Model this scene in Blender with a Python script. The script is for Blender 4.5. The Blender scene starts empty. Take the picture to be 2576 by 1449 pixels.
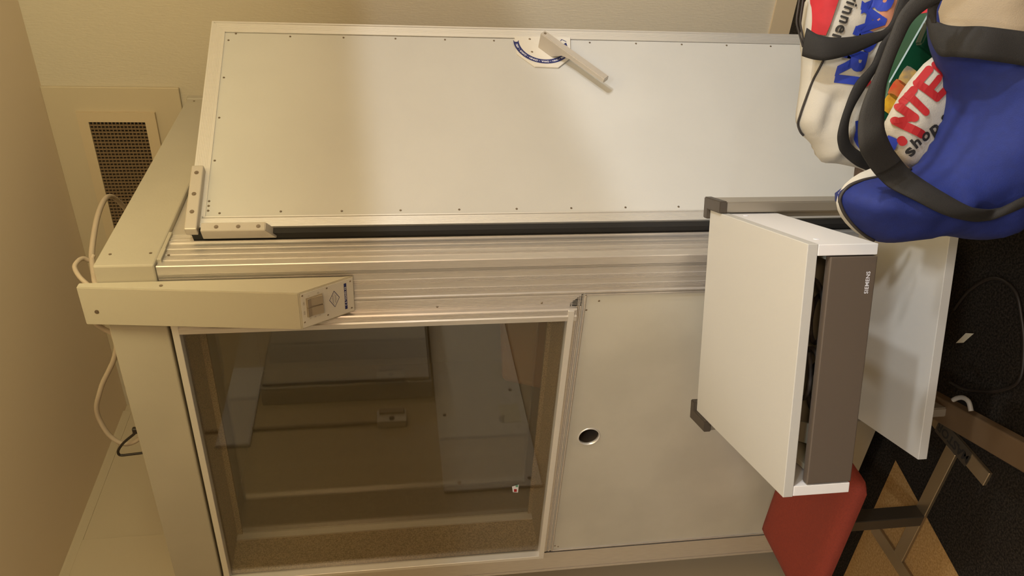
import bpy, bmesh, math, random
from mathutils import Vector, Matrix, noise
from mathutils.geometry import delaunay_2d_cdt
random.seed(7)
sc = bpy.context.scene
COL = sc.collection
V = Vector
PI = math.pi

# ------------------------------------------------------------------ camera
F_PX = 1987.76
RIGHT = V((0.83833814, 0.54444432, -0.02774066))
DOWN = V((0.06052803, -0.14353163, -0.98779301))
FWD = V((-0.54177996, 0.82642547, -0.15328218))
CAM = V((0.98, -1.6217, 1.53))
cam_d = bpy.data.cameras.new('camera')
cam = bpy.data.objects.new('camera', cam_d)
COL.objects.link(cam)
cx, cy, cz = DOWN, RIGHT, -FWD           # the photograph lies on its side: image right is world down
cam.matrix_world = Matrix(((cx.x, cy.x, cz.x, CAM.x), (cx.y, cy.y, cz.y, CAM.y), (cx.z, cy.z, cz.z, CAM.z), (0, 0, 0, 1)))
cam_d.sensor_fit = 'HORIZONTAL'
cam_d.sensor_width = 36.0
cam_d.lens = F_PX / 2576 * 36.0
cam_d.clip_start = 0.02
sc.camera = cam
sc.view_settings.view_transform = 'Standard'
sc.view_settings.look = 'None'
sc.view_settings.gamma = 1.0
sc.view_settings.exposure = 0.0
sc.view_settings.use_curve_mapping = False


def ray(x, y):
    return RIGHT * (724.5 - y) + DOWN * (x - 1288.0) + FWD * F_PX


def on(x, y, p0, n):
    d = ray(x, y)
    return CAM + d * ((p0 - CAM).dot(n) / d.dot(n))


# ------------------------------------------------------------------ materials
def lin(c):
    return tuple(((v / 12.92) if v <= 0.04045 else ((v + 0.055) / 1.055) ** 2.4) for v in c)


def mat(name, col, rough=0.5, metal=0.0, noise_amt=0.0, noise_scale=40.0, bump=0.0, bump_scale=300.0, stretch=None,
        spec=0.5, col2=None, alpha=None):
    m = bpy.data.materials.new(name)
    m.use_nodes = True
    nt = m.node_tree
    b = nt.nodes['Principled BSDF']
    c = (*lin(col), 1)
    b.inputs['Base Color'].default_value = c
    b.inputs['Roughness'].default_value = rough
    b.inputs['Metallic'].default_value = metal
    b.inputs['Specular IOR Level'].default_value = spec
    tc = nt.nodes.new('ShaderNodeTexCoord')
    mp = nt.nodes.new('ShaderNodeMapping')
    nt.links.new(tc.outputs['Object'], mp.inputs['Vector'])
    if stretch:
        mp.inputs['Scale'].default_value = stretch
    if noise_amt > 0 or col2:
        n = nt.nodes.new('ShaderNodeTexNoise')
        n.inputs['Scale'].default_value = noise_scale
        n.inputs['Detail'].default_value = 4
        nt.links.new(mp.outputs['Vector'], n.inputs['Vector'])
        r = nt.nodes.new('ShaderNodeValToRGB')
        c2 = (*lin(col2), 1) if col2 else (*[v * (1 - noise_amt) for v in c[:3]], 1)
        r.color_ramp.elements[0].position = 0.38
        r.color_ramp.elements[1].position = 0.62
        r.color_ramp.elements[0].color = c2
        r.color_ramp.elements[1].color = c
        nt.links.new(n.outputs['Fac'], r.inputs['Fac'])
        nt.links.new(r.outputs['Color'], b.inputs['Base Color'])
    if bump > 0:
        n2 = nt.nodes.new('ShaderNodeTexNoise')
        n2.inputs['Scale'].default_value = bump_scale
        n2.inputs['Detail'].default_value = 3
        nt.links.new(mp.outputs['Vector'], n2.inputs['Vector'])
        bp = nt.nodes.new('ShaderNodeBump')
        bp.inputs['Strength'].default_value = bump
        bp.inputs['Distance'].default_value = 0.002
        nt.links.new(n2.outputs['Fac'], bp.inputs['Height'])
        nt.links.new(bp.outputs['Normal'], b.inputs['Normal'])
    return m


def glass_mat(name, tint, refl=0.045, rough=0.0):
    m = bpy.data.materials.new(name)
    m.use_nodes = True
    nt = m.node_tree
    nt.nodes.remove(nt.nodes['Principled BSDF'])
    out = nt.nodes['Material Output']
    tr = nt.nodes.new('ShaderNodeBsdfTransparent')
    tr.inputs['Color'].default_value = (*tint, 1)
    gl = nt.nodes.new('ShaderNodeBsdfGlossy')
    gl.inputs['Roughness'].default_value = rough
    lw = nt.nodes.new('ShaderNodeLayerWeight')
    lw.inputs['Blend'].default_value = 0.5
    pw = nt.nodes.new('ShaderNodeMath'); pw.operation = 'POWER'; pw.inputs[1].default_value = 4.0
    ml = nt.nodes.new('ShaderNodeMath'); ml.operation = 'MULTIPLY_ADD'
    ml.inputs[1].default_value = 0.9; ml.inputs[2].default_value = refl
    mx = nt.nodes.new('ShaderNodeMixShader')
    nt.links.new(lw.outputs['Facing'], pw.inputs[0])
    nt.links.new(pw.outputs[0], ml.inputs[0])
    nt.links.new(ml.outputs[0], mx.inputs['Fac'])
    nt.links.new(tr.outputs[0], mx.inputs[1])
    nt.links.new(gl.outputs[0], mx.inputs[2])
    nt.links.new(mx.outputs[0], out.inputs['Surface'])
    return m


M = {}
M['wall'] = mat('wall_paper', (0.77, 0.73, 0.65), 0.85, bump=0.55, bump_scale=230, stretch=(1, 1, 0.25))
M['wall_smooth'] = mat('wall_paint', (0.75, 0.695, 0.59), 0.8, bump=0.1, bump_scale=60)
M['ceiling'] = mat('ceiling_paint', (0.87, 0.80, 0.70), 0.9, bump=0.12, bump_scale=80)
M['trim'] = mat('trim_paint', (0.77, 0.7, 0.58), 0.6)
M['panel'] = mat('cream_panel', (0.76, 0.755, 0.74), 0.42, noise_amt=0.05, noise_scale=3.0, bump=0.05, bump_scale=500)
M['panel_front'] = mat('cream_panel_blotched', (0.75, 0.73, 0.675), 0.40, noise_amt=0.10, noise_scale=5.0, bump=0.05, bump_scale=500)  # blotches put blurred reflected light into the panel colour
M['cornice'] = mat('cornice_paint', (0.68, 0.65, 0.585), 0.65, noise_amt=0.05, noise_scale=5.0, bump=0.15, bump_scale=120)
M['alu'] = mat('anodised_aluminium', (0.86, 0.84, 0.82), 0.38, metal=0.75, noise_amt=0.08, noise_scale=60, stretch=(8, 8, 0.4))
M['alu_bright'] = mat('bright_aluminium', (0.90, 0.89, 0.875), 0.36, metal=0.6)
M['hinge'] = mat('cast_aluminium', (0.74, 0.71, 0.67), 0.48, metal=0.45, bump=0.08, bump_scale=200)
M['screw'] = mat('screw_steel', (0.55, 0.5, 0.44), 0.35, metal=0.8)
M['gasket'] = mat('black_rubber', (0.09, 0.08, 0.07), 0.7)
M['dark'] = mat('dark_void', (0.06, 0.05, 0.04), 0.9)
M['fabric'] = mat('brown_felt', (0.66, 0.58, 0.45), 0.95, col2=(0.50, 0.42, 0.31), noise_scale=260, bump=0.4, bump_scale=350)
M['inner'] = mat('inner_wall', (0.50, 0.44, 0.36), 0.9, noise_amt=0.1, noise_scale=120)
M['box'] = mat('cream_metal', (0.70, 0.67, 0.60), 0.5, bump=0.08, bump_scale=400)
M['plate'] = mat('white_plate', (0.82, 0.80, 0.76), 0.4)
M['rocker'] = mat('grey_plastic', (0.60, 0.55, 0.48), 0.45)
M['navy'] = mat('navy_print', (0.10, 0.14, 0.38), 0.5)
M['printwhite'] = mat('white_print', (0.85, 0.85, 0.88), 0.5)
M['printgrey'] = mat('grey_print', (0.45, 0.42, 0.40), 0.5)
M['laminate'] = mat('white_laminate', (0.735, 0.725, 0.705), 0.42, bump=0.05, bump_scale=500)
M['laminate_edge'] = mat('white_edge_band', (0.88, 0.87, 0.87), 0.4)
M['drawer'] = mat('taupe_drawer', (0.355, 0.31, 0.27), 0.55, bump=0.06, bump_scale=500)
M['post'] = mat('post_aluminium', (0.66, 0.63, 0.58), 0.38, metal=0.6)
M['cap'] = mat('dark_grey_plastic', (0.27, 0.24, 0.21), 0.5)
M['clutter'] = mat('dark_clutter', (0.16, 0.14, 0.13), 0.6, col2=(0.3, 0.27, 0.25), noise_scale=30)
M['paper'] = mat('paper', (0.8, 0.77, 0.68), 0.8)
M['red'] = mat('red_upholstery', (0.54, 0.205, 0.15), 0.85, noise_amt=0.12, noise_scale=200, bump=0.3, bump_scale=500)
M['steel'] = mat('satin_steel', (0.62, 0.55, 0.44), 0.3, metal=0.75)
M['steel_dark'] = mat('dark_steel', (0.30, 0.27, 0.23), 0.45, metal=0.4)
M['brownbar'] = mat('brown_metal', (0.36, 0.28, 0.19), 0.6)
M['caster'] = mat('caster_grey', (0.62, 0.6, 0.57), 0.5)
M['blue'] = mat('blue_canvas', (0.04, 0.12, 0.40), 0.8, noise_amt=0.12, noise_scale=80, bump=0.3, bump_scale=700)
M['white_c'] = mat('white_canvas', (0.68, 0.66, 0.62), 0.8, noise_amt=0.06, noise_scale=12, bump=0.25, bump_scale=500)
M['beige_c'] = mat('beige_canvas', (0.59, 0.53, 0.44), 0.8, noise_amt=0.15, noise_scale=9, bump=0.25, bump_scale=500)
M['strap'] = mat('black_webbing', (0.085, 0.075, 0.07), 0.8, bump=0.4, bump_scale=900)
M['strap_grey'] = mat('charcoal_webbing', (0.145, 0.135, 0.125), 0.8, bump=0.4, bump_scale=900)
M['piping'] = mat('dark_piping', (0.16, 0.14, 0.13), 0.6)
M['redprint'] = mat('red_print', (0.60, 0.075, 0.10), 0.7)
M['redfab'] = mat('red_canvas', (0.64, 0.07, 0.12), 0.75, noise_amt=0.1, noise_scale=60)
M['blueprint'] = mat('blue_print', (0.11, 0.20, 0.60), 0.7)
M['orangefab'] = mat('salmon_canvas', (0.70, 0.48, 0.38), 0.8)
M['blackprint'] = mat('black_print', (0.13, 0.12, 0.11), 0.7)
M['green'] = mat('green_card', (0.05, 0.24, 0.16), 0.35)
M['card_y'] = mat('yellow_card', (0.80, 0.62, 0.16), 0.5, col2=(0.66, 0.45, 0.16), noise_scale=60)
M['card_r'] = mat('red_card', (0.80, 0.26, 0.18), 0.5, col2=(0.72, 0.42, 0.22), noise_scale=60)
M['card_p'] = mat('picture_card', (0.80, 0.66, 0.36), 0.5, col2=(0.5, 0.48, 0.44), noise_scale=45)
M['cable'] = mat('white_cable', (0.66, 0.60, 0.53), 0.5)
M['cable_b'] = mat('black_cable', (0.12, 0.09, 0.07), 0.5)
M['wood'] = mat('brown_wood', (0.36, 0.28, 0.24), 0.5, col2=(0.26, 0.2, 0.17), noise_scale=12, stretch=(1, 8, 8))
M['tan'] = mat('tan_leather', (0.62, 0.43, 0.26), 0.6)
M['chrome'] = mat('chrome', (0.8, 0.8, 0.8), 0.12, metal=1.0)
M['grille'] = mat('grille_paint', (0.46, 0.38, 0.28), 0.6)
M['glass'] = glass_mat('window_glass', (0.90, 0.885, 0.84), 0.075)
M['clear'] = glass_mat('clear_plastic', (0.80, 0.79, 0.77), 0.06, 0.15)
M['stk_g'] = mat('green_print', (0.35, 0.6, 0.5), 0.5)


# ------------------------------------------------------------------ builders
def new_bm():
    return bmesh.new()


def frame_box(bm, o, ax, ay, az, xr, yr, zr, bevel=0.0, seg=1):
    vs = []
    for z in zr:
        for (x, y) in ((xr[0], yr[0]), (xr[1], yr[0]), (xr[1], yr[1]), (xr[0], yr[1])):
            vs.append(bm.verts.new(o + ax * x + ay * y + az * z))
    fs = [(3, 2, 1, 0), (4, 5, 6, 7), (0, 1, 5, 4), (1, 2, 6, 5), (2, 3, 7, 6), (3, 0, 4, 7)]
    faces = [bm.faces.new([vs[i] for i in f]) for f in fs]
    bmesh.ops.recalc_face_normals(bm, faces=faces)
    if bevel > 0:
        es = set()
        for f in faces:
            es.update(f.edges)
        bmesh.ops.bevel(bm, geom=list(es), offset=bevel, segments=seg, affect='EDGES', profile=0.5)


X, Y, Z = V((1, 0, 0)), V((0, 1, 0)), V((0, 0, 1))
O = V((0, 0, 0))


def box(bm, x0, x1, y0, y1, z0, z1, bevel=0.0, seg=1):
    frame_box(bm, O, X, Y, Z, (x0, x1), (y0, y1), (z0, z1), bevel, seg)


def prism(bm, pts, d):
    """closed polygon pts (3D) swept by vector d"""
    a = [bm.verts.new(p) for p in pts]
    b = [bm.verts.new(p + d) for p in pts]
    n = len(pts)
    fs = [bm.faces.new(a), bm.faces.new(b[::-1])]
    for i in range(n):
        fs.append(bm.faces.new((a[i], b[i], b[(i + 1) % n], a[(i + 1) % n])))
    bmesh.ops.recalc_face_normals(bm, faces=fs)
    return fs


def tube(bm, pts, r, seg=10, cap=True):
    rings = []
    n = len(pts)
    up = V((0.123, 0.345, 0.93)).normalized()
    for i, p in enumerate(pts):
        t = (pts[min(i + 1, n - 1)] - pts[max(i - 1, 0)]).normalized()
        a = t.cross(up)
        if a.length < 1e-4:
            a = t.cross(X)
        a.normalize()
        b = t.cross(a)
        rings.append([bm.verts.new(p + (a * math.cos(2 * PI * k / seg) + b * math.sin(2 * PI * k / seg)) * r) for k in range(seg)])
    for i in range(n - 1):
        for k in range(seg):
            bm.faces.new((rings[i][k], rings[i][(k + 1) % seg], rings[i + 1][(k + 1) % seg], rings[i + 1][k]))
    if cap:
        bm.faces.new(rings[0][::-1])
        bm.faces.new(rings[-1])
    bmesh.ops.recalc_face_normals(bm, faces=bm.faces[:])


def spline(pts, n=8):
    out = []
    P = [pts[0]] + list(pts) + [pts[-1]]
    for i in range(1, len(P) - 2):
        p0, p1, p2, p3 = P[i - 1:i + 3]
        for k in range(n):
            t = k / n
            out.append(0.5 * ((2 * p1) + (p2 - p0) * t + (2 * p0 - 5 * p1 + 4 * p2 - p3) * t * t + (3 * p1 - p0 - 3 * p2 + p3) * t ** 3))
    out.append(pts[-1])
    return out


def ribbed(bm, o, w, l, n, width, length, depth, grooves, shear0=0.0, shear1=0.0):
    """strip of given width (dir w), length (dir l), front face along n, with grooves [(pos, half width, depth)] on the front;
    negative groove depth makes a raised rib. shear gives mitred ends."""
    prof = [(0, -depth), (0, 0)]
    for (p, h, d) in sorted(grooves):
        prof += [(p - h, 0), (p - h * 0.6, -d), (p + h * 0.6, -d), (p + h, 0)]
    prof += [(width, 0), (width, -depth)]
    a = [bm.verts.new(o + w * u + n * v + l * (shear0 * u)) for u, v in prof]
    b = [bm.verts.new(o + w * u + n * v + l * (length + shear1 * u)) for u, v in prof]
    k = len(prof)
    fs = [bm.faces.new(a), bm.faces.new(b[::-1])]
    for i in range(k):
        fs.append(bm.faces.new((a[i], b[i], b[(i + 1) % k], a[(i + 1) % k])))
    bmesh.ops.recalc_face_normals(bm, faces=fs)


def disc(bm, c, n, r, h, seg=14, dome=0.0):
    n = n.normalized()
    a = n.cross(Z)
    if a.length < 1e-3:
        a = n.cross(X)
    a.normalize(); b = n.cross(a)
    r0 = [bm.verts.new(c + (a * math.cos(2 * PI * k / seg) + b * math.sin(2 * PI * k / seg)) * r) for k in range(seg)]
    r1 = [bm.verts.new(c + n * h + (a * math.cos(2 * PI * k / seg) + b * math.sin(2 * PI * k / seg)) * r * (1 - dome)) for k in range(seg)]
    fs = [bm.faces.new(r1), bm.faces.new(r0[::-1])]
    for k in range(seg):
        fs.append(bm.faces.new((r0[k], r0[(k + 1) % seg], r1[(k + 1) % seg], r1[k])))
    bmesh.ops.recalc_face_normals(bm, faces=fs)


def mk(name, bm, m, parent=None, smooth=False, loc=None):
    """link a bmesh (world coordinates) as one object; parented things live in their parent's space"""
    org = V((0, 0, 0))
    if parent is not None:
        org = parent['_org'] if False else ORG[parent.name]
    elif loc is not None:
        org = V(loc)
    me = bpy.data.meshes.new(name)
    if org.length > 0:
        bmesh.ops.translate(bm, verts=bm.verts[:], vec=-org)
    bm.to_mesh(me)
    bm.free()
    mats = m if isinstance(m, list) else [m]
    for k in mats:
        me.materials.append(k)
    if smooth:
        for p in me.polygons:
            p.use_smooth = True
    o = bpy.data.objects.new(name, me)
    COL.objects.link(o)
    if parent is not None:
        o.parent = parent
    else:
        o.location = org
    ORG[o.name] = org
    return o


ORG = {}


def thing(name, label, cat, loc, group=None):
    o = bpy.data.objects.new(name, None)
    COL.objects.link(o)
    o.location = loc
    o.empty_display_size = 0.1
    ORG[o.name] = V(loc)
    tag(o, label, cat, group)
    return o


def tag(o, label, cat, group=None):
    o['label'] = label
    o['category'] = cat
    if group:
        o['group'] = group
    return o


def struct(name, bm, m):
    o = mk(name, bm, m)
    o['kind'] = 'structure'
    return o


def auto_smooth(o, ang=35):
    for p in o.data.polygons:
        p.use_smooth = True
    me = o.data
    bm = bmesh.new(); bm.from_mesh(me)
    for e in bm.edges:
        if len(e.link_faces) == 2 and e.calc_face_angle(0) > math.radians(ang):
            e.smooth = False
    bm.to_mesh(me); bm.free()


def text_mesh(s, size=1.0, bold=0.0, spacing=1.0):
    cu = bpy.data.curves.new('lettering', 'FONT')
    cu.body = s
    cu.size = size
    cu.offset = bold
    cu.space_character = spacing
    cu.align_x = 'CENTER'
    cu.align_y = 'CENTER'
    cu.resolution_u = 3
    ob = bpy.data.objects.new('lettering', cu)
    COL.objects.link(ob)
    dg = bpy.context.evaluated_depsgraph_get()
    me = bpy.data.meshes.new_from_object(ob.evaluated_get(dg))
    bpy.data.objects.remove(ob)
    bpy.data.curves.remove(cu)
    bm = bmesh.new()
    bm.from_mesh(me)
    bpy.data.meshes.remove(me)
    return bm


def text_on(s, o, ax, ay, size, bold=0.0, spacing=1.0, lift=0.0004, bm_to=None):
    """flat lettering centred at o, running along ax with ay up; placed lift in front (ax x ay)"""
    t = text_mesh(s, size, bold, spacing)
    n = ax.cross(ay)
    for v in t.verts:
        p = v.co.copy()
        v.co = o + ax * p.x + ay * p.y + n * lift
    if bm_to is not None:
        me = bpy.data.meshes.new('tmp')
        t.to_mesh(me); bm_to.from_mesh(me); bpy.data.meshes.remove(me); t.free()
        return bm_to
    return t


# ================================================================== ROOM
YB, XL, ZC = 1.25, -1.47, 2.70
XR, YF = 3.2, -4.0


def carpet_material():
    m = bpy.data.materials.new('carpet')
    m.use_nodes = True
    nt = m.node_tree
    b = nt.nodes['Principled BSDF']
    b.inputs['Roughness'].default_value = 0.95
    b.inputs['Specular IOR Level'].default_value = 0.1
    tc = nt.nodes.new('ShaderNodeTexCoord')
    sx = nt.nodes.new('ShaderNodeSeparateXYZ')
    nt.links.new(tc.outputs['Object'], sx.inputs[0])

    def math_n(op, a, b_=None):
        q = nt.nodes.new('ShaderNodeMath'); q.operation = op
        for i, v in enumerate((a, b_)):
            if v is None:
                continue
            if isinstance(v, (int, float)):
                q.inputs[i].default_value = v
            else:
                nt.links.new(v, q.inputs[i])
        return q.outputs[0]
    # ochre field: y < -0.064 and x < -0.716 + 0.209 * (y + 0.06)
    edge = math_n('ADD', math_n('MULTIPLY', math_n('ADD', sx.outputs['Y'], 0.06), 0.209), -0.716)
    m1 = math_n('LESS_THAN', sx.outputs['X'], edge)
    m2 = math_n('LESS_THAN', sx.outputs['Y'], -0.064)
    mask = math_n('MULTIPLY', m1, m2)

    def speck(c1, c2, scale, p0=0.4, p1=0.65):
        n = nt.nodes.new('ShaderNodeTexNoise')
        n.inputs['Scale'].default_value = scale
        n.inputs['Detail'].default_value = 5
        n.inputs['Roughness'].default_value = 0.7
        nt.links.new(tc.outputs['Object'], n.inputs['Vector'])
        r = nt.nodes.new('ShaderNodeValToRGB')
        r.color_ramp.elements[0].position = p0
        r.color_ramp.elements[1].position = p1
        r.color_ramp.elements[0].color = (*lin(c1), 1)
        r.color_ramp.elements[1].color = (*lin(c2), 1)
        nt.links.new(n.outputs['Fac'], r.inputs['Fac'])
        return r.outputs['Color'], n.outputs['Fac']
    black, fac = speck((0.105, 0.09, 0.075), (0.25, 0.225, 0.195), 170, 0.42, 0.72)
    ochre, _ = speck((0.60, 0.47, 0.29), (0.72, 0.58, 0.38), 140)
    mx = nt.nodes.new('ShaderNodeMix'); mx.data_type = 'RGBA'
    nt.links.new(mask, mx.inputs[0])
    nt.links.new(black, mx.inputs[6])
    nt.links.new(ochre, mx.inputs[7])
    nt.links.new(mx.outputs[2], b.inputs['Base Color'])
    bp = nt.nodes.new('ShaderNodeBump')
    bp.inputs['Strength'].default_value = 0.6
    bp.inputs['Distance'].default_value = 0.004
    nt.links.new(fac, bp.inputs['Height'])
    nt.links.new(bp.outputs['Normal'], b.inputs['Normal'])
    return m


bm = new_bm(); box(bm, XL - 0.1, XR + 0.1, YF - 0.1, YB + 0.1, -0.1, 0.0); struct('floor', bm, carpet_material())
bm = new_bm(); box(bm, XL - 0.1, XR + 0.1, YF - 0.1, YB + 0.1, ZC, ZC + 0.1); struct('ceiling', bm, M['ceiling'])
bm = new_bm(); box(bm, XL - 0.1, XR + 0.1, YB, YB + 0.1, 0, ZC); struct('wall_back', bm, M['wall'])
bm = new_bm(); box(bm, XL - 0.1, XL, YF, YB, 0, ZC); struct('wall_left', bm, M['wall_smooth'])
bm = new_bm(); box(bm, XR, XR + 0.1, YF, YB, 0, ZC); struct('wall_right', bm, M['wall_smooth'])
bm = new_bm(); box(bm, XL - 0.1, XR + 0.1, YF - 0.1, YF, 0, ZC); struct('wall_front', bm, M['wall_smooth'])
# duct casing board on the back wall, cove strip on the left wall, raised half of the left wall
bm = new_bm(); box(bm, -1.2, -0.011, YB - 0.014, YB, 2.246, ZC, 0.002); struct('trim_1', bm, M['wall_smooth'])
bm = new_bm()
prism(bm, [V((XL, 1.2, ZC - 0.030)), V((XL + 0.003, 1.2, ZC - 0.030)), V((XL + 0.006, 1.2, ZC - 0.022)), V((XL + 0.012, 1.2, ZC - 0.008)), V((XL + 0.013, 1.2, ZC)), V((XL, 1.2, ZC))], V((0, -5.2, 0)))
struct('trim_2', bm, M['wall_smooth'])
bm = new_bm(); box(bm, XL, XL + 0.008, YF, 0.50, 0.0, ZC - 0.030, 0.002); struct('trim_3', bm, M['wall_smooth'])
bm = new_bm(); box(bm, -1.47, 0.9, YB - 0.010, YB, 0.0, 0.08); struct('baseboard_back', bm, M['trim'])

# ------------------------------------------------------------------ vent grille
t = thing('vent_grille', 'beige framed air vent with dark square lattice high on the back wall above the booth', 'vent', (-0.42, YB - 0.014, 2.47))
yf = YB - 0.014
bm = new_bm()
ox0, ox1, oz0, oz1 = -0.80, -0.098, 2.338, 2.60
ix0, ix1, iz0, iz1 = -0.762, -0.133, 2.376, 2.565
for (a, b, c, d) in (((ox0, oz0), (ox1, oz0), (ix1, iz0), (ix0, iz0)), ((ox1, oz0), (ox1, oz1), (ix1, iz1), (ix1, iz0)),
                     ((ox1, oz1), (ox0, oz1), (ix0, iz1), (ix1, iz1)), ((ox0, oz1), (ox0, oz0), (ix0, iz0), (ix0, iz1))):
    prism(bm, [V((p[0], yf, p[1])) for p in (a, b, c, d)], V((0, -0.014, 0)))
mk('frame', bm, M['trim'], t)
bm = new_bm()
n = 15
for i in range(1, n):
    z = iz0 + (iz1 - iz0) * i / n
    box(bm, ix0, ix1, yf - 0.011, yf - 0.004, z - 0.0016, z + 0.0016)
n = 48
for i in range(1, n):
    x = ix0 + (ix1 - ix0) * i / n
    box(bm, x - 0.0026, x + 0.0026, yf - 0.012, yf - 0.003, iz0, iz1)
mk('lattice', bm, M['grille'], t)
bm = new_bm(); box(bm, ix0, ix1, yf - 0.0025, yf - 0.0005, iz0, iz1); mk('shade_sheet', bm, M['dark'], t)  # flat dark sheet painted as the shaded hole behind the lattice

# ================================================================== SOUND BOOTH
BW, BD = 1.206, 1.10
Z0, Z1 = 0.05, 2.052
booth = thing('sound_booth', 'large cream and aluminium sound booth with a window and an open heavy door', 'booth', (-0.6, 0.55, 0))


def gr(*pos, h=0.0011, d=0.0026):
    return [(p, h, d) for p in pos]


def groups(start, n_groups, pitch, per=4, sub=0.0032):
    out = []
    for g in range(n_groups):
        for k in range(per):
            out.append(start + g * pitch + k * sub)
    return out


# plinth
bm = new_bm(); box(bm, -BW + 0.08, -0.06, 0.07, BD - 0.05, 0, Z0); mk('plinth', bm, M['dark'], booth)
# corner post: two ribbed faces
bm = new_bm()
H = Z1 - Z0
ribbed(bm, V((0, 0, Z0)), Y, Z, X, 0.157, H, 0.03,
       gr(*groups(0.030, 3, 0.026), h=0.0008, d=-0.0014) + [(0.112, 0.0028, -0.0035), (0.120, 0.0018, 0.003), (0.126, 0.0028, -0.0035)] + gr(*groups(0.135, 1, 0.02, 5, 0.0038), h=0.0008, d=-0.0012) + [(0.004, 0.0035, -0.002)])
ribbed(bm, V((-0.106, 0.0012, Z0)), X, Z, -Y, 0.104, H, 0.03,
       gr(*groups(0.016, 3, 0.028, 5, 0.0030), h=0.0007, d=-0.0012) + [(0.004, 0.0035, -0.0035)])
mk('corner_post', bm, M['alu'], booth)
# left post
bm = new_bm()
ribbed(bm, V((-BW, 0.006, Z0)), X, Z, -Y, 0.093, H, 0.1, gr(0.012, h=0.0015))
mk('edge_post', bm, M['alu'], booth)
# rear and left walls, roof, floor of the booth (hollow)
bm = new_bm()
box(bm, -BW, -BW + 0.1, 0.11, BD, Z0, Z1)
mk('side_wall', bm, M['panel'], booth)
bm = new_bm(); box(bm, -BW + 0.1, 0, BD - 0.1, BD, Z0, Z1); mk('rear_wall', bm, M['panel'], booth)
bm = new_bm(); box(bm, -BW + 0.1, -0.03, 0.11, BD - 0.1, Z0, Z0 + 0.08); mk('booth_floor', bm, M['fabric'], booth)
bm = new_bm(); box(bm, -0.10, 0, 0.86, BD - 0.1, Z0, Z1); mk('door_post', bm, M['alu'], booth)
# inner lining
bm = new_bm()
box(bm, -BW + 0.1, -BW + 0.112, 0.16, BD - 0.112, Z0 + 0.08, Z1 - 0.002)
box(bm, -BW + 0.112, -0.1, BD - 0.112, BD - 0.1, Z0 + 0.08, Z1 - 0.002)
mk('lining', bm, M['inner'], booth)
# roof slab = the cornice
bm = new_bm()
box(bm, -BW - 0.006, 0.010, -0.006, BD - 0.03, 2.053, 2.183, 0.004, 2)
cor = mk('cornice', bm, M['cornice'], booth)
bm = new_bm(); box(bm, -0.09, 0.012, BD - 0.03, BD, 2.055, 2.186, 0.003); mk('cornice_end_cap', bm, M['cornice'], booth)
for (px, py) in ((277, 640), (379, 637)):
    p = on(px, py, V((0.010, 0, 0)), X)
    bm = new_bm(); disc(bm, p, X, 0.0035, 0.001, 10); mk('screw', bm, M['screw'], cor)
bm = new_bm(); disc(bm, on(488, 254, V((0.012, 0, 0)), X), X, 0.003, 0.001, 10); mk('screw', bm, M['screw'], cor)
# little notched shims under the cornice at the corner
bm = new_bm()
box(bm, -0.02, 0.0095, 0.02, 0.072, 2.043, 2.0535, 0.001)
box(bm, -0.02, 0.0085, 0.075, 0.15, 2.045, 2.0535, 0.001)
mk('packing_strip', bm, M['cornice'], booth)
# jamb above the door opening
bm = new_bm(); box(bm, -0.1, -0.004, 0.157, 0.86, 1.96, Z1); mk('door_head', bm, M['alu'], booth)

# ---- window
WX0, WX1, WZ0, WZ1 = -1.094, -0.176, 1.082, 2.026      # visible clear edges of the bead frame
wf = None
bm = new_bm()
# right member: flat ribbed strip with screws, then a raised bead
ribbed(bm, V((-0.142, -0.001, 1.045)), X, Z, -Y, 0.036, 0.99, 0.02, gr(*[0.004 + 0.0045 * k for k in range(7)], h=0.0008, d=-0.0012), 0, 0)
# bead section (runs all around): outer step and sloping face
def bead_v(x_out, x_in, zlo, zhi, flip):
    s = 1 if x_in < x_out else -1
    prof = [(x_out, 0.0), (x_out, -0.013), (x_out - s * 0.003, -0.0155), (x_out - s * 0.018, -0.0165), (x_out - s * 0.021, -0.020), (x_in, -0.020), (x_in, 0.02), (x_out, 0.02)]
    prism(bm, [V((a, b, zlo)) for a, b in prof], V((0, 0, zhi - zlo)))


bead_v(-0.142, -0.176, 1.060, 2.040, False)
# ribs on the bead step
for k in range(4):
    x = -0.1465 - 0.0035 * k
    box(bm, x - 0.0008, x + 0.0008, -0.0172, -0.0150, 1.064, 2.036)
wf = mk('window_frame', bm, M['alu'], booth)
bm = new_bm()
box(bm, -1.107, -0.145, -0.0203, 0.008, 2.025, 2.041, 0.001)
box(bm, -1.107, -0.145, -0.0203, 0.008, 1.067, 1.083, 0.001)
box(bm, -1.107, -1.094, -0.0201, 0.008, 1.067, 2.041, 0.001)
mk('glazing_bead', bm, M['alu_bright'], wf)
bm = new_bm()
ribbed(bm, V((-1.098, -0.001, 1.046)), Z, X, -Y, 0.030, 0.992, 0.03, gr(0.005, 0.009, 0.026), 0.0, -0.9)
mk('sill_strip', bm, M['alu'], wf)
for (px, py) in ((1410, 1019), (1388, 1188), (1368, 1337), (1432, 828), (1100, 772), (1363, 762)):
    p = on(px, py, V((0, -0.001, 0)), Y)
    bm = new_bm(); disc(bm, p, -Y, 0.0032, 0.0014, 12, 0.3); mk('screw', bm, M['screw'], wf)
# reveal lined with felt
bm = new_bm()
box(bm, -1.106, -1.094, 0.004, 0.152, 1.06, 2.05)
box(bm, -0.176, -0.164, 0.004, 0.152, 1.06, 2.05)
box(bm, -1.106, -0.164, 0.004, 0.152, 2.028, 2.048)
box(bm, -1.106, -0.164, 0.004, 0.152, 1.060, 1.080)
mk('reveal_lining', bm, M['fabric'], wf)
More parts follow.
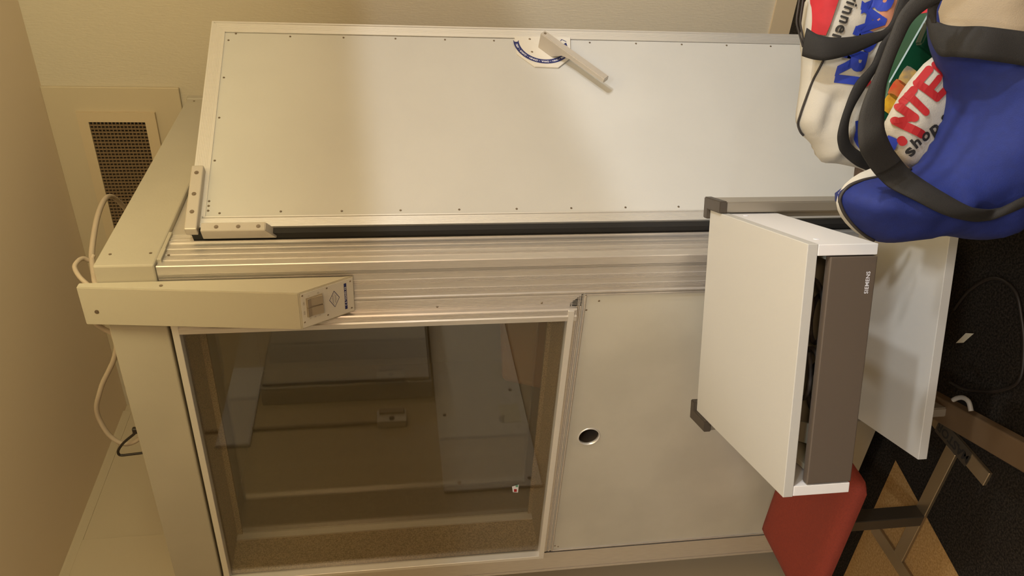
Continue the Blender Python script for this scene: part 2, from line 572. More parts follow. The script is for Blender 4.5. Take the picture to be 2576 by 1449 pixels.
# inner frame
bm = new_bm()
box(bm, -1.094, -1.088, 0.130, 0.158, 1.080, 2.028)
mk('inner_frame', bm, M['alu_bright'], wf)
bm = new_bm(); box(bm, -0.182, -0.176, 0.130, 0.158, 1.080, 2.028); mk('inner_frame', bm, M['alu_bright'], wf)
bm = new_bm(); box(bm, -1.094, -0.176, 0.150, 0.162, 2.012, 2.028); mk('inner_rail', bm, M['fabric'], wf)
bm = new_bm(); box(bm, -1.094, -0.176, 0.150, 0.162, 1.080, 1.092); mk('inner_rail', bm, M['fabric'], wf)
bm = new_bm(); box(bm, -1.094, -0.176, 0.000, 0.003, 1.078, 2.030); pane = mk('outer_pane', bm, M['glass'], wf)
bm = new_bm(); box(bm, -1.088, -0.182, 0.152, 0.155, 1.086, 2.022); mk('inner_pane', bm, M['glass'], wf)
# small sticker on the outer pane
def on_pane(px, py):
    return on(px, py, V((0, -0.0006, 0)), Y)
bm = new_bm(); prism(bm, [on_pane(*p) for p in ((1290, 1238), (1288, 1224), (1305, 1219), (1303, 1239))][::1], V((0, -0.0003, 0)))
stk = mk('sticker', bm, M['printwhite'], pane)
bm = new_bm(); prism(bm, [on_pane(*p) + V((0, -0.0005, 0)) for p in ((1297, 1225), (1297, 1221), (1303.5, 1219.5), (1303, 1225))], V((0, -0.0002, 0))); mk('green_patch', bm, M['stk_g'], stk)
bm = new_bm(); prism(bm, [on_pane(*p) + V((0, -0.0005, 0)) for p in ((1293, 1237), (1293, 1230), (1300, 1230), (1300, 1237))], V((0, -0.0002, 0))); mk('red_patch', bm, M['redprint'], stk)

# ---- lower panel with a cable port
def plate_with_hole(bm, x0, x1, z0, z1, cx_, cz_, r, y, depth, seg=48):
    inner, outer, innb = [], [], []
    for k in range(seg):
        a = 2 * PI * k / seg
        dx, dz = math.cos(a), math.sin(a)
        ts = []
        if dx > 1e-9: ts.append((x1 - cx_) / dx)
        if dx < -1e-9: ts.append((x0 - cx_) / dx)
        if dz > 1e-9: ts.append((z1 - cz_) / dz)
        if dz < -1e-9: ts.append((z0 - cz_) / dz)
        tt = min(ts)
        inner.append(bm.verts.new((cx_ + dx * r, y, cz_ + dz * r)))
        innb.append(bm.verts.new((cx_ + dx * r, y + depth, cz_ + dz * r)))
        outer.append((dx * tt + cx_, dz * tt + cz_))
    ov = [bm.verts.new((p[0], y, p[1])) for p in outer]
    for k in range(seg):
        j = (k + 1) % seg
        bm.faces.new((inner[k], inner[j], ov[j], ov[k]))
        bm.faces.new((inner[k], innb[k], innb[j], inner[j]))
    # corners
    for cxn, czn in ((x1, z1), (x0, z1), (x0, z0), (x1, z0)):
        best = None
        for k in range(seg):
            j = (k + 1) % seg
            a, b = outer[k], outer[j]
            if (abs(a[0] - cxn) < 1e-6 or abs(b[0] - cxn) < 1e-6) and (abs(a[1] - czn) < 1e-6 or abs(b[1] - czn) < 1e-6) and not (abs(a[0] - b[0]) < 1e-6 or abs(a[1] - b[1]) < 1e-6):
                best = (k, j)
        if best:
            bm.faces.new((ov[best[0]], ov[best[1]], bm.verts.new((cxn, y, czn))))
    bmesh.ops.recalc_face_normals(bm, faces=bm.faces[:])


HX, HZ, HR = -0.608, 0.971, 0.031
bm = new_bm()
plate_with_hole(bm, -1.100, -0.106, Z0, 1.046, HX, HZ, HR, 0.004, 0.09)
lp = mk('front_panel', bm, M['panel_front'], booth)
bm = new_bm()
box(bm, -0.1135, -0.108, -0.001, 0.006, Z0, 1.040, 0.0012)
box(bm, -1.100, -1.095, -0.001, 0.006, Z0, 1.040, 0.0012)
box(bm, -1.100, -0.1085, -0.001, 0.006, 1.035, 1.0405, 0.0012)
mk('edge_trim', bm, M['alu'], lp)
bm = new_bm()
ring = []
seg = 40
prof = [(HR - 0.001, 0.012), (HR - 0.001, 0.002), (HR + 0.0005, 0.0015), (HR + 0.0022, 0.0025), (HR + 0.0026, 0.0045)]
for k in range(seg):
    a = 2 * PI * k / seg
    ring.append([bm.verts.new((HX + math.cos(a) * r, y, HZ + math.sin(a) * r)) for r, y in prof])
for k in range(seg):
    for j in range(len(prof) - 1):
        bm.faces.new((ring[k][j], ring[(k + 1) % seg][j], ring[(k + 1) % seg][j + 1], ring[k][j + 1]))
bmesh.ops.recalc_face_normals(bm, faces=bm.faces[:])
mk('port_ring', bm, M['alu_bright'], lp, True)
bm = new_bm()
tb_ = [[bm.verts.new((HX + math.cos(2 * PI * k / 40) * (HR - 0.0005), y, HZ + math.sin(2 * PI * k / 40) * (HR - 0.0005))) for k in range(40)] for y in (0.012, 0.062)]
for k in range(40):
    bm.faces.new((tb_[0][k], tb_[0][(k + 1) % 40], tb_[1][(k + 1) % 40], tb_[1][k]))
mk('port_tube', bm, M['cap'], lp, True)  # dark tone paints in the shade inside the port
bm = new_bm(); disc(bm, V((HX, 0.062, HZ)), -Y, HR + 0.002, 0.002, 40); mk('port_shade', bm, M['dark'], lp)  # dark disc paints the shaded depth of the hole
for (px, py) in ((1475, 780), (1507, 757), (1396, 1373), (1404, 1375)):
    p = on(px, py, V((0, 0.004, 0)), Y)
    bm = new_bm(); disc(bm, p, -Y, 0.003, 0.001, 10, 0.3); mk('screw', bm, M['screw'], lp)
bm = new_bm(); box(bm, -1.1, -0.1, 0.092, 0.11, Z0, 1.05); mk('inner_panel', bm, M['inner'], booth)
bm = new_bm(); box(bm, -0.16, -0.03, 0.03, 0.157, 1.05, Z1); mk('post_core', bm, M['inner'], booth)

# ---- door (open about 27 degrees)
DP = V((0.045, 0.128, 0))
DS = V((0.45834, 0.88877, 0)).normalized()
DN = V((DS.y, -DS.x, 0))
DZ0, DZ1 = 0.11, 2.0


def dp(s, z, h=0.0):
    return DP + DS * s + DN * h + Z * z


bm = new_bm()
frame_box(bm, DP, DS, DN, Z, (0.0175, 0.6395), (-0.075, -0.003), (DZ0 + 0.03, 1.968))
door = mk('door', bm, M['panel'], booth)
door['label'] = 'cream booth door with aluminium edge and lever handle'
S0, S1 = -0.014, 0.682
bm = new_bm()
gl = [(0.0265, 0.0016, 0.004)]
ribbed(bm, dp(S0, DZ0), DS, Z, DN, 0.031, DZ1 - DZ0, 0.08, gl + gr(0.004, 0.008, 0.012, 0.016, 0.020, h=0.0008, d=0.001), 0, -1.0)
ribbed(bm, dp(S1, DZ0), -DS, Z, DN, 0.041, DZ1 - DZ0, 0.08, [(0.0065, 0.0022, 0.004)] + gr(0.016, 0.02, 0.024, 0.028, h=0.0005, d=0.0005), 0, -0.95)
ribbed(bm, dp(S0, DZ1), -Z, DS, DN, 0.038, S1 - S0, 0.08, gr(0.006, 0.01, 0.014, 0.018, 0.022, 0.026, 0.030, h=0.0006, d=0.0008), 0.85, -1.05)
ribbed(bm, dp(S0 + 0.03, DZ0), Z, DS, DN, 0.038, S1 - S0 - 0.07, 0.08, gr(0.01, 0.02))
mk('door_frame', bm, M['alu_bright'], door)
bm = new_bm(); frame_box(bm, DP, DS, DN, Z, (S0 - 0.016, S0 - 0.001), (-0.07, -0.006), (DZ0, DZ1 - 0.01)); mk('gasket', bm, M['gasket'], door)
bm = new_bm(); box(bm, -0.03, 0.004, 0.158, 0.185, DZ0, 1.96); mk('jamb_gasket', bm, M['gasket'], booth)
# screws around the panel
spts = [(0.637, 1.933), (0.611, 1.951), (0.471, 1.953), (0.330, 1.954), (0.189, 1.954), (0.064, 1.957), (0.050, 1.957), (0.036, 1.957),
        (0.028, 1.930), (0.031, 1.787), (0.030, 1.641), (0.030, 1.497), (0.030, 1.350), (0.030, 1.203), (0.030, 1.06), (0.030, 0.915), (0.030, 0.77), (0.03, 0.62), (0.03, 0.47), (0.03, 0.32)]
spts += [(0.630, z) for z in (1.786, 1.639, 1.493, 1.351, 1.208, 0.920, 0.777, 0.633, 0.489, 0.345)]
first = None
for (s, z) in spts:
    if first is None:
        bm = new_bm()
        disc(bm, dp(0, 0, -0.003), DN, 0.0031, 0.0014, 12, 0.25)
        disc(bm, dp(0, 0, -0.003), DN, 0.0016, 0.0018, 8)
        first = mk('screw', bm, M['screw'], door)
        q = first
    else:
        q = first.copy(); COL.objects.link(q); q.parent = door
    q.location = DS * s + Z * z
# lock plate
bm = new_bm()
pp = [(0.645, 1.146), (0.575, 1.147), (0.524, 1.099), (0.522, 1.030), (0.562, 0.988), (0.645, 0.978)]
prism(bm, [dp(s, z, -0.0028) for s, z in pp], DN * 0.0053)
bmesh.ops.bevel(bm, geom=bm.edges[:], offset=0.0008, segments=1, affect='EDGES')
lk = mk('lock_plate', bm, M['plate'], door)
# blue arc with lettering, centred on the pivot
PS, PZ = 0.624, 1.064


def arc_pt(r, a):
    return dp(PS - r * math.sin(a), PZ - r * math.cos(a), 0.0029)      # a = 0 straight down, clockwise up the left side


RO, RI = 0.088, 0.072
A0, A1 = math.radians(40), math.radians(178)
bm = new_bm()
NS = 64
prev = None
for i in range(NS + 1):
    a = A0 + (A1 - A0) * i / NS
    e = 0.006 if i == NS else 0
    cur = [bm.verts.new(arc_pt(RO - (RO - RI) * j / 4, a + (0.10 if (i == NS and j in (0, 4)) else 0))) for j in range(5)]
    if prev:
        for j in range(4):
            bm.faces.new((prev[j], cur[j], cur[j + 1], prev[j + 1]))
    prev = cur
bmesh.ops.recalc_face_normals(bm, faces=bm.faces[:])
mk('blue_arc', bm, M['navy'], lk)
bm = new_bm()
words = 'AVAA • OPEN • ÖPPNA • ÖFFNEN • OUVRIR • APRI'
for i, ch in enumerate(words):
    if ch == ' ':
        continue
    a = A0 + math.radians(5) + (A1 - A0 - math.radians(12)) * i / (len(words) - 1)
    p = arc_pt((RO + RI) / 2, a)
    outw = (arc_pt(RO, a) - arc_pt(RI, a)).normalized()
    run = (arc_pt(RO, a + 0.02) - arc_pt(RO, a)).normalized()
    text_on(ch, p, run, outw, 0.0085, 0.0002, lift=0.0, bm_to=bm)
for v in bm.verts:
    v.co += DN * 0.0004
mk('lettering', bm, M['printwhite'], lk)
bm = new_bm()
f = bm.faces.new([bm.verts.new(dp(s, z, 0.0029)) for s, z in ((0.616, 1.003), (0.607, 0.992), (0.622, 0.994))])
for pl in ([(0.628, 1.010), (0.635, 1.006), (0.626, 0.993)],):
    for a, b in zip(pl[:-1], pl[1:]):
        d = V((b[0] - a[0], b[1] - a[1])).normalized() * 0.0011
        nx, nz = -d.y, d.x
        bm.faces.new([bm.verts.new(dp(s, z, 0.0029)) for s, z in ((a[0] + nx, a[1] + nz), (b[0] + nx, b[1] + nz), (b[0] - nx, b[1] - nz), (a[0] - nx, a[1] - nz))])
mk('arrow_mark', bm, M['navy'], lk)
for (s, z) in ((0.634, 1.102), (0.582, 1.101), (0.580, 1.027)):
    bm = new_bm(); disc(bm, dp(s, z, 0.002), DN, 0.0042, 0.0018, 14, 0.45); mk('screw', bm, M['screw'], lk)
# lever
L0 = V((0.606, 1.072)); L1 = V((0.432, 0.913))
LD = (L1 - L0); LL = LD.length; LD.normalize()
LP = V((-LD.y, LD.x))
bm = new_bm()
side = [(-0.003, 0.002), (-0.003, 0.055), (LL, 0.055), (LL, 0.040), (0.112, 0.037), (0.082, 0.030), (0.050, 0.002)]
w = 0.010
a3 = [dp(L0.x + LD.x * u - LP.x * w, L0.y + LD.y * u - LP.y * w, h) for u, h in side]
prism(bm, a3, (DS * LP.x + Z * LP.y) * (2 * w))
bmesh.ops.bevel(bm, geom=bm.edges[:], offset=0.0016, segments=2, affect='EDGES')
lev = mk('lever_handle', bm, M['hinge'], door)
bm = new_bm(); disc(bm, dp(L0.x + LD.x * 0.006, L0.y + LD.y * 0.006, 0.0545), DN, 0.0042, 0.0008, 14); mk('bolt', bm, M['screw'], lev)
# hinge: leaf on the door top and block on the post
bm = new_bm()
frame_box(bm, DP, DS, DN, Z, (-0.034, 0.155), (-0.004, 0.022), (1.972, 2.001), 0.003, 2)
hl = mk('hinge_leaf', bm, M['hinge'], door)
for s in (0.016, 0.068, 0.132):
    bm = new_bm(); disc(bm, dp(s, 1.987, 0.0215), DN, 0.0055, 0.0008, 16); disc(bm, dp(s, 1.987, 0.022), DN, 0.003, 0.0012, 8); mk('bolt', bm, M['screw'], hl)
bm = new_bm()
prism(bm, [dp(-0.036, 1.965, 0.016), dp(-0.036, 1.965, -0.018), dp(-0.036, 1.795, -0.018), dp(-0.036, 1.818, 0.016)], DS * 0.0235)
bmesh.ops.bevel(bm, geom=bm.edges[:], offset=0.0012, segments=2, affect='EDGES')
hb = mk('hinge_block', bm, M['hinge'], door)
for z in (1.930, 1.880, 1.834):
    bm = new_bm(); disc(bm, dp(-0.0245, z, 0.0156), DN, 0.0052, 0.0008, 16); disc(bm, dp(-0.0245, z, 0.016), DN, 0.003, 0.0012, 8); mk('bolt', bm, M['screw'], hb)
for (px, py) in ((424, 642), (703, 594)):
    bm = new_bm(); disc(bm, on(px, py, V((0.001, 0, 0)), X), X, 0.003, 0.001, 10); mk('screw', bm, M['screw'], booth)

# ================================================================== CONTROL BOX
cb = thing('control_box', 'tall cream control box hung on the booth corner with a slanted switch plate', 'control box', (-0.082, -0.01, 1.61))
bm = new_bm()
CX0, CX1 = -0.134, -0.032
prof = [(-0.0075, 2.22), (-0.026, 2.22), (-0.076, 1.735), (-0.0045, 1.613), (-0.0075, 1.64)]
prism(bm, [V((CX0, y, z)) for y, z in prof], V((CX1 - CX0, 0, 0)))
bmesh.ops.bevel(bm, geom=bm.edges[:], offset=0.0018, segments=2, affect='EDGES')
mk('housing', bm, M['box'], cb)
bm = new_bm(); disc(bm, V((-0.097, -0.0286, 2.189)), V((0, -1, -0.1)), 0.0052, 0.0015, 14); disc(bm, V((-0.097, -0.029, 2.189)), V((0, -1, -0.1)), 0.0028, 0.0022, 8); mk('screw', bm, M['screw'], cb)
bm = new_bm(); disc(bm, on(405, 719, V((CX1, 0, 0)), X), X, 0.004, 0.0015, 12); mk('screw', bm, M['screw'], cb)
# slanted plate
SA = V((CX1, -0.076, 1.735)); SL = (V((CX1, -0.0045, 1.613)) - SA).normalized(); SN = V((-1, 0, 0)).cross(SL)
if SN.y > 0:
    SN = -SN


def sp(a, b, h=0.0):
    return SA - X * a + SL * b + SN * h


bm = new_bm(); prism(bm, [sp(0.004, 0.004), sp(0.098, 0.004), sp(0.098, 0.138), sp(0.004, 0.138)], SN * 0.0012)
pl = mk('switch_plate', bm, M['plate'], cb)
for a, b in ((0.009, 0.0085), (0.010, 0.070), (0.012, 0.131), (0.088, 0.131), (0.085, 0.068), (0.083, 0.0085)):
    bm = new_bm(); disc(bm, sp(a, b, 0.0012), SN, 0.0024, 0.0008, 10, 0.3); mk('screw', bm, M['screw'], pl)
bm = new_bm(); prism(bm, [sp(0.019, 0.016, 0.001), sp(0.071, 0.016, 0.001), sp(0.071, 0.057, 0.001), sp(0.019, 0.057, 0.001)], SN * 0.002)
mk('switch_surround', bm, M['rocker'], pl)
for a0 in (0.0205, 0.0470):
    bm = new_bm()
    a1 = a0 + 0.0225
    q = [(0.0175, 0.003), (0.0175, 0.0075), (0.028, 0.0045), (0.0555, 0.0085), (0.0555, 0.003)]
    prism(bm, [sp(a0, b, h) for b, h in q], -X * (a1 - a0))
    mk('rocker_switch', bm, M['rocker'], pl)
# printed diamond, name bar and small marks
bm = new_bm()
dm = [(0.023, 0.0875), (0.046, 0.1010), (0.070, 0.0875), (0.046, 0.0740)]
cxd = 0.0465; cyd = 0.0875
for i in range(4):
    a, b = dm[i], dm[(i + 1) % 4]
    ia = (cxd + (a[0] - cxd) * 0.9, cyd + (a[1] - cyd) * 0.9); ib = (cxd + (b[0] - cxd) * 0.9, cyd + (b[1] - cyd) * 0.9)
    bm.faces.new([bm.verts.new(sp(p[0], p[1], 0.0016)) for p in (a, b, ib, ia)])
for k in range(9):
    a = 0.0315 + k * 0.0037
    half = (0.0135 - abs(a - cxd) * 0.57) * 0.62
    off = random.uniform(-0.002, 0.002)
    bm.faces.new([bm.verts.new(sp(*p, 0.0016)) for p in ((a, cyd - half + off), (a + 0.0004, cyd - half + off), (a + 0.0004, cyd + half + off), (a, cyd + half + off))])
for b in (0.0835, 0.0905):
    bm.faces.new([bm.verts.new(sp(*p, 0.0016)) for p in ((0.036, b), (0.057, b), (0.057, b + 0.0005), (0.036, b + 0.0005))])
mk('diamond_emblem', bm, M['navy'], pl)
bm = new_bm(); bm.faces.new([bm.verts.new(sp(*p, 0.0016)) for p in ((0.013, 0.1135), (0.086, 0.1135), (0.086, 0.1200), (0.013, 0.1200))])
mk('name_bar', bm, M['navy'], pl)
bm = text_on('C A TEGNÉR AB', sp(0.0495, 0.1168, 0.0019), X, -SL, 0.0066, 0.0001, 1.15, 0.0)
mk('lettering', bm, M['printwhite'], pl)
bm = new_bm()
for s_, a, b in (('I', 0.0145, 0.024), ('O', 0.0145, 0.048), ('½', 0.077, 0.024), ('¾', 0.077, 0.036), ('1', 0.077, 0.048)):
    text_on(s_, sp(a, b, 0.0016), X, -SL, 0.0062, 0, bm_to=bm, lift=0)
for a in (0.031, 0.057):
    text_on('ON' if a < 0.04 else 'FAN', sp(a, 0.0105, 0.0016), X, -SL, 0.0055, 0, bm_to=bm, lift=0)
mk('markings', bm, M['printgrey'], pl)

# ================================================================== CABLES ON THE ROOF
def cable(name, pxs, planes, r, m, label, cat='cable'):
    pts = []
    for (px, py), yy in zip(pxs, planes):
        pts.append(on(px, py, V((0, yy, 0)), Y))
    pts = spline(pts, 6)
    bm = new_bm(); tube(bm, pts, r, 10)
    o = mk(name, bm, m, None, True, loc=pts[0])
    return tag(o, label, cat)


pxs = [(338, 545), (319, 529), (296, 504), (277, 494), (262, 504), (247, 539), (237, 586), (231, 636), (232, 660), (236, 690), (240, 712), (252, 735)]
pl_ = [0.62, 0.58, 0.52, 0.46, 0.40, 0.32, 0.24, 0.16, 0.12, 0.07, 0.03, 0.012]
cable('power_cable', pxs, pl_, 0.0068, M['cable'], 'white cable arching over the booth roof in front of the air vent')
pxs = [(236, 640), (227, 655), (209, 650), (195, 658), (188, 673), (200, 696), (222, 717), (240, 735)]
cable('power_cable', pxs, [0.14, 0.13, 0.12, 0.10, 0.08, 0.05, 0.03, 0.012], 0.0055, M['cable'], 'short white cable loop curling above the top of the control box')
pxs = [(236, 800), (243, 815), (262, 828), (283, 841), (293, 870), (286, 905), (274, 932), (258, 965), (249, 994), (243, 1023), (249, 1052), (270, 1089), (295, 1110), (316, 1117), (336, 1112), (356, 1100), (368, 1088)]
cable('power_cable', pxs, [0.012, 0.015, 0.02, 0.02, 0.025, 0.03, 0.035, 0.04, 0.04, 0.045, 0.05, 0.05, 0.05, 0.05, 0.045, 0.04, 0.035], 0.0062, M['cable'], 'long white cable drooping from the control box over the left roof edge')
pxs = [(345, 1080), (339, 1090), (315, 1110), (302, 1125), (297, 1137), (303, 1145), (329, 1143), (361, 1139), (376, 1137)]
ho = thing('wire_hook', 'bent black wire standing up behind the left roof edge of the booth', 'wire', tuple(on(376, 1137, V((0, .03, 0)), Y)))
bm = new_bm(); tube(bm, spline([on(a, b, V((0, 0.03, 0)), Y) for a, b in pxs], 6), 0.0035, 8); mk('wire', bm, M['cable_b'], ho, True)
c0 = on(346, 1083, V((0, 0.03, 0)), Y)
bm = new_bm(); frame_box(bm, c0, X, Y, Z, (-0.008, 0.010), (-0.006, 0.006), (-0.016, 0.012), 0.002); mk('clip', bm, M['cable_b'], ho)

# ================================================================== TROLLEY
E1 = V((0.943, 0.333, 0)).normalized()
E2 = V((-E1.y, E1.x, 0))


def tp(a, b, z):
    return E1 * a + E2 * b + Z * z


def tbox(bm, a, b, z, bevel=0.0012, seg=2):
    frame_box(bm, O, E1, E2, Z, a, b, z, bevel, seg)


ta0, ta1, tb0, tb1 = -0.394, 0.123, -0.516, -0.059
ZT = 0.761
tr = thing('instrument_trolley', 'white laminate trolley with a taupe drawer front, aluminium posts and a lower shelf', 'trolley', tuple(tp(-0.135, -0.29, 0)))
bm = new_bm(); tbox(bm, (ta0, ta1), (tb0, tb1), (ZT - 0.021, ZT)); mk('top_board', bm, M['laminate'], tr)
bm = new_bm(); tbox(bm, (ta0 + 0.0015, ta0 + 0.023), (tb0, tb1), (0.618, ZT - 0.0215)); mk('side_panel', bm, M['laminate_edge'], tr)
bm = new_bm(); tbox(bm, (ta1 - 0.023, ta1 - 0.0015), (tb0, tb1), (0.618, ZT - 0.0215)); sp2 = mk('side_panel', bm, M['laminate_edge'], tr)
for b in (-0.149, -0.459):
    bm = new_bm(); disc(bm, tp(ta1 - 0.002, b, 0.712), E1, 0.006, 0.0015, 14); mk('screw_cap', bm, M['printwhite'], sp2)
bm = new_bm(); tbox(bm, (ta0 + 0.0232, ta1 - 0.0232), (tb1 - 0.02, tb1 - 0.004), (0.618, ZT - 0.0215)); mk('back_board', bm, M['laminate_edge'], tr)
bm = new_bm()
tbox(bm, (ta0 + 0.026, ta1 - 0.0255), (tb0 - 0.001, tb0 + 0.017), (0.617, 0.713), 0.002)
dr = mk('drawer', bm, M['drawer'], tr)
bm = new_bm()
tbox(bm, (ta0 + 0.03, ta0 + 0.042), (tb0 + 0.0175, tb1 - 0.03), (0.628, 0.690))
tbox(bm, (ta1 - 0.042, ta1 - 0.03), (tb0 + 0.0175, tb1 - 0.03), (0.628, 0.690))
tbox(bm, (ta0 + 0.042, ta1 - 0.042), (tb0 + 0.0175, tb1 - 0.03), (0.626, 0.632))
mk('drawer_tray', bm, M['paper'], dr)
bm = text_on('SIEMENS', tp(0.0465, tb0 - 0.0014, 0.6325), E1, Z, 0.0112, 0.0002, 1.06, 0.0)
mk('lettering', bm, M['printwhite'], dr)
# lower shelf
bm = new_bm(); tbox(bm, (-0.400, 0.123), (-0.386, -0.066), (0.347, 0.369)); mk('shelf', bm, M['laminate'], tr)
# L-shaped posts hugging the rear corners, with dark caps
for sgn, edge in ((1, ta1), (-1, ta0)):
    def pt(u, v, z):
        return tp(edge + sgn * u, v, z)
    Lp = [(0.002, -0.125), (0.027, -0.125), (0.027, -0.036), (-0.020, -0.036), (-0.020, -0.055), (0.002, -0.055)]
    bm = new_bm(); prism(bm, [pt(u, v, 0.102) for u, v in Lp], Z * (ZT - 0.012 - 0.102))
    bmesh.ops.bevel(bm, geom=[e for e in bm.edges if abs((e.verts[0].co - e.verts[1].co).z) > 0.1], offset=0.003, segments=3, affect='EDGES')
    po = mk('post', bm, M['post'], tr)
    Lc = [(0.001, -0.128), (0.029, -0.128), (0.029, -0.034), (-0.022, -0.034), (-0.022, -0.057), (0.001, -0.057)]
    bm = new_bm(); prism(bm, [pt(u, v, ZT - 0.012) for u, v in Lc], Z * 0.019)
    bmesh.ops.bevel(bm, geom=[e for e in bm.edges], offset=0.002, segments=2, affect='EDGES')
    mk('post_cap', bm, M['cap'], po)
# feet with casters
for a in (-0.413, 0.140):
    bm = new_bm(); tbox(bm, (a - 0.034, a + 0.034), (-0.56, -0.03), (0.072, 0.102), 0.004, 2)
    ft = mk('foot', bm, M['brownbar'], tr)
    for b in (-0.52, -0.10):
        bm = new_bm()
        disc(bm, tp(a + 0.008, b, 0.036), E1, 0.0355, 0.010, 22, 0.08)
        disc(bm, tp(a - 0.018, b, 0.036), E1, 0.0355, 0.010, 22, 0.08)
        mk('caster_wheel', bm, M['gasket'], ft)
        bm = new_bm(); tbox(bm, (a - 0.008, a + 0.008), (b - 0.02, b + 0.02), (0.02, 0.072), 0.002); mk('caster_fork', bm, M['caster'], ft)
bm = new_bm(); tbox(bm, (-0.396, 0.125), (-0.090, -0.060), (0.305, 0.335), 0.002); mk('cross_bar', bm, M['post'], tr)

# loose things in the drawer
cl = [(-0.30, -0.44, 0.03), (-0.20, -0.42, 0.036), (-0.10, -0.40, 0.03), (0.0, -0.42, 0.028)]
for i in range(2):
    bm = new_bm()
    pts = []
    for k in range(14):
        a = k * 0.9
        pts.append(tp(-0.20 + 0.14 * i + 0.06 * math.cos(a) + 0.004 * k, -0.43 + 0.035 * math.sin(a) + 0.02 * i, 0.650 + 0.004 * k))
    tube(bm, spline(pts, 5), 0.005, 8)
    o = mk('cable_coil', bm, M['clutter'], None, True, loc=tp(-0.20 + 0.14 * i, -0.43, 0.64))
    tag(o, ('dark coiled cable in the open drawer, left of the other coil' if i == 0 else 'dark coiled cable in the open drawer, right of the other coil'), 'cable')
bm = new_bm()
for k in range(3):
    frame_box(bm, tp(-0.315 + 0.004 * k, -0.40, 0.634 + 0.014 * k), (E1 + E2 * 0.3).normalized(), (E2 - E1 * 0.3).normalized(), Z, (-0.022, 0.022), (-0.06, 0.04), (0, 0.010), 0.001)
tag(mk('booklet_stack', bm, M['paper'], None, loc=tp(-0.315, -0.40, 0.634)), 'cream folded papers lying at the left end of the open drawer', 'paper')

# ================================================================== STOOL
st = thing('stool', 'low stool with a red padded seat and flat steel base behind the trolley', 'stool', (-0.70, -0.24, 0))
sx0, sx1, sy0, sy1, sz = -0.968, -0.430, -0.412, -0.080, 0.40


def seat_mesh():
    bm = new_bm()
    nx, ny = 22, 16
    def corner(u, v):
        # rounded rectangle mapping
        px = sx0 + (sx1 - sx0) * u; py = sy0 + (sy1 - sy0) * v
        r = 0.03
        for cx_, cy_, qx, qy in ((sx0 + r, sy0 + r, -1, -1), (sx1 - r, sy0 + r, 1, -1), (sx1 - r, sy1 - r, 1, 1), (sx0 + r, sy1 - r, -1, 1)):
            dx, dy = (px - cx_) * qx, (py - cy_) * qy
            if dx > 0 and dy > 0:
                m_ = max(dx, dy); l = math.hypot(dx, dy)
                px = cx_ + qx * dx * m_ / l; py = cy_ + qy * dy * m_ / l
        return px, py
    top, bot = {}, {}
    for i in range(nx + 1):
        for j in range(ny + 1):
            u, v = i / nx, j / ny
            px, py = corner(u, v)
            e = min(u, 1 - u, v * 0.62, (1 - v) * 0.62) / 0.10
            e = min(1, e)
            h = 0.028 * math.sqrt(max(0, 1 - (1 - e) ** 2))
            h -= 0.010 * math.exp(-(((u - 0.5) / 0.28) ** 2 + ((v - 0.5) / 0.3) ** 2))
            top[i, j] = bm.verts.new((px, py, sz - 0.022 + h))
            bot[i, j] = bm.verts.new((px, py, sz - 0.022 - 0.022 * min(1, e * 1.5))) if 0 < i < nx and 0 < j < ny else top[i, j]
    for i in range(nx):
        for j in range(ny):
            bm.faces.new((top[i, j], top[i + 1, j], top[i + 1, j + 1], top[i, j + 1]))
            vs = [bot[i, j], bot[i, j + 1], bot[i + 1, j + 1], bot[i + 1, j]]
            bm.faces.new(vs) if len(set(vs)) == 4 and not all(v in top.values() for v in vs) else None
    bmesh.ops.recalc_face_normals(bm, faces=bm.faces[:])
    return bm


mk('seat', seat_mesh(), M['red'], st, True)
bm = new_bm(); box(bm, -0.93, -0.47, -0.26, -0.21, sz - 0.054, sz - 0.044, 0.002); mk('seat_bracket', bm, M['steel_dark'], st)
bm = new_bm(); box(bm, -0.790, -0.750, -0.258, -0.212, 0.010, sz - 0.054, 0.002); mk('column', bm, M['steel_dark'], st)
bm = new_bm(); box(bm, -0.955, -0.505, -0.256, -0.214, 0.000, 0.011, 0.0015); cbm = mk('cross_bar', bm, M['steel'], st)
bm = new_bm(); box(bm, -0.500, -0.455, -0.372, -0.060, 0.000, 0.011, 0.0015); ra = mk('foot_bar', bm, M['steel'], st)
bm = new_bm(); box(bm, -1.000, -0.955, -0.372, -0.100, 0.000, 0.011, 0.0015); mk('foot_bar', bm, M['steel'], st)
bm = new_bm(); box(bm, -0.503, -0.452, -0.300, -0.160, 0.0112, 0.0122); lb = mk('name_strip', bm, M['steel_dark'], ra)
bm = text_on('MASTOR', V((-0.478, -0.232, 0.0127)), Y, -X, 0.036, 0.0012, 1.0, 0.0)
mk('lettering', bm, M['blackprint'], lb)

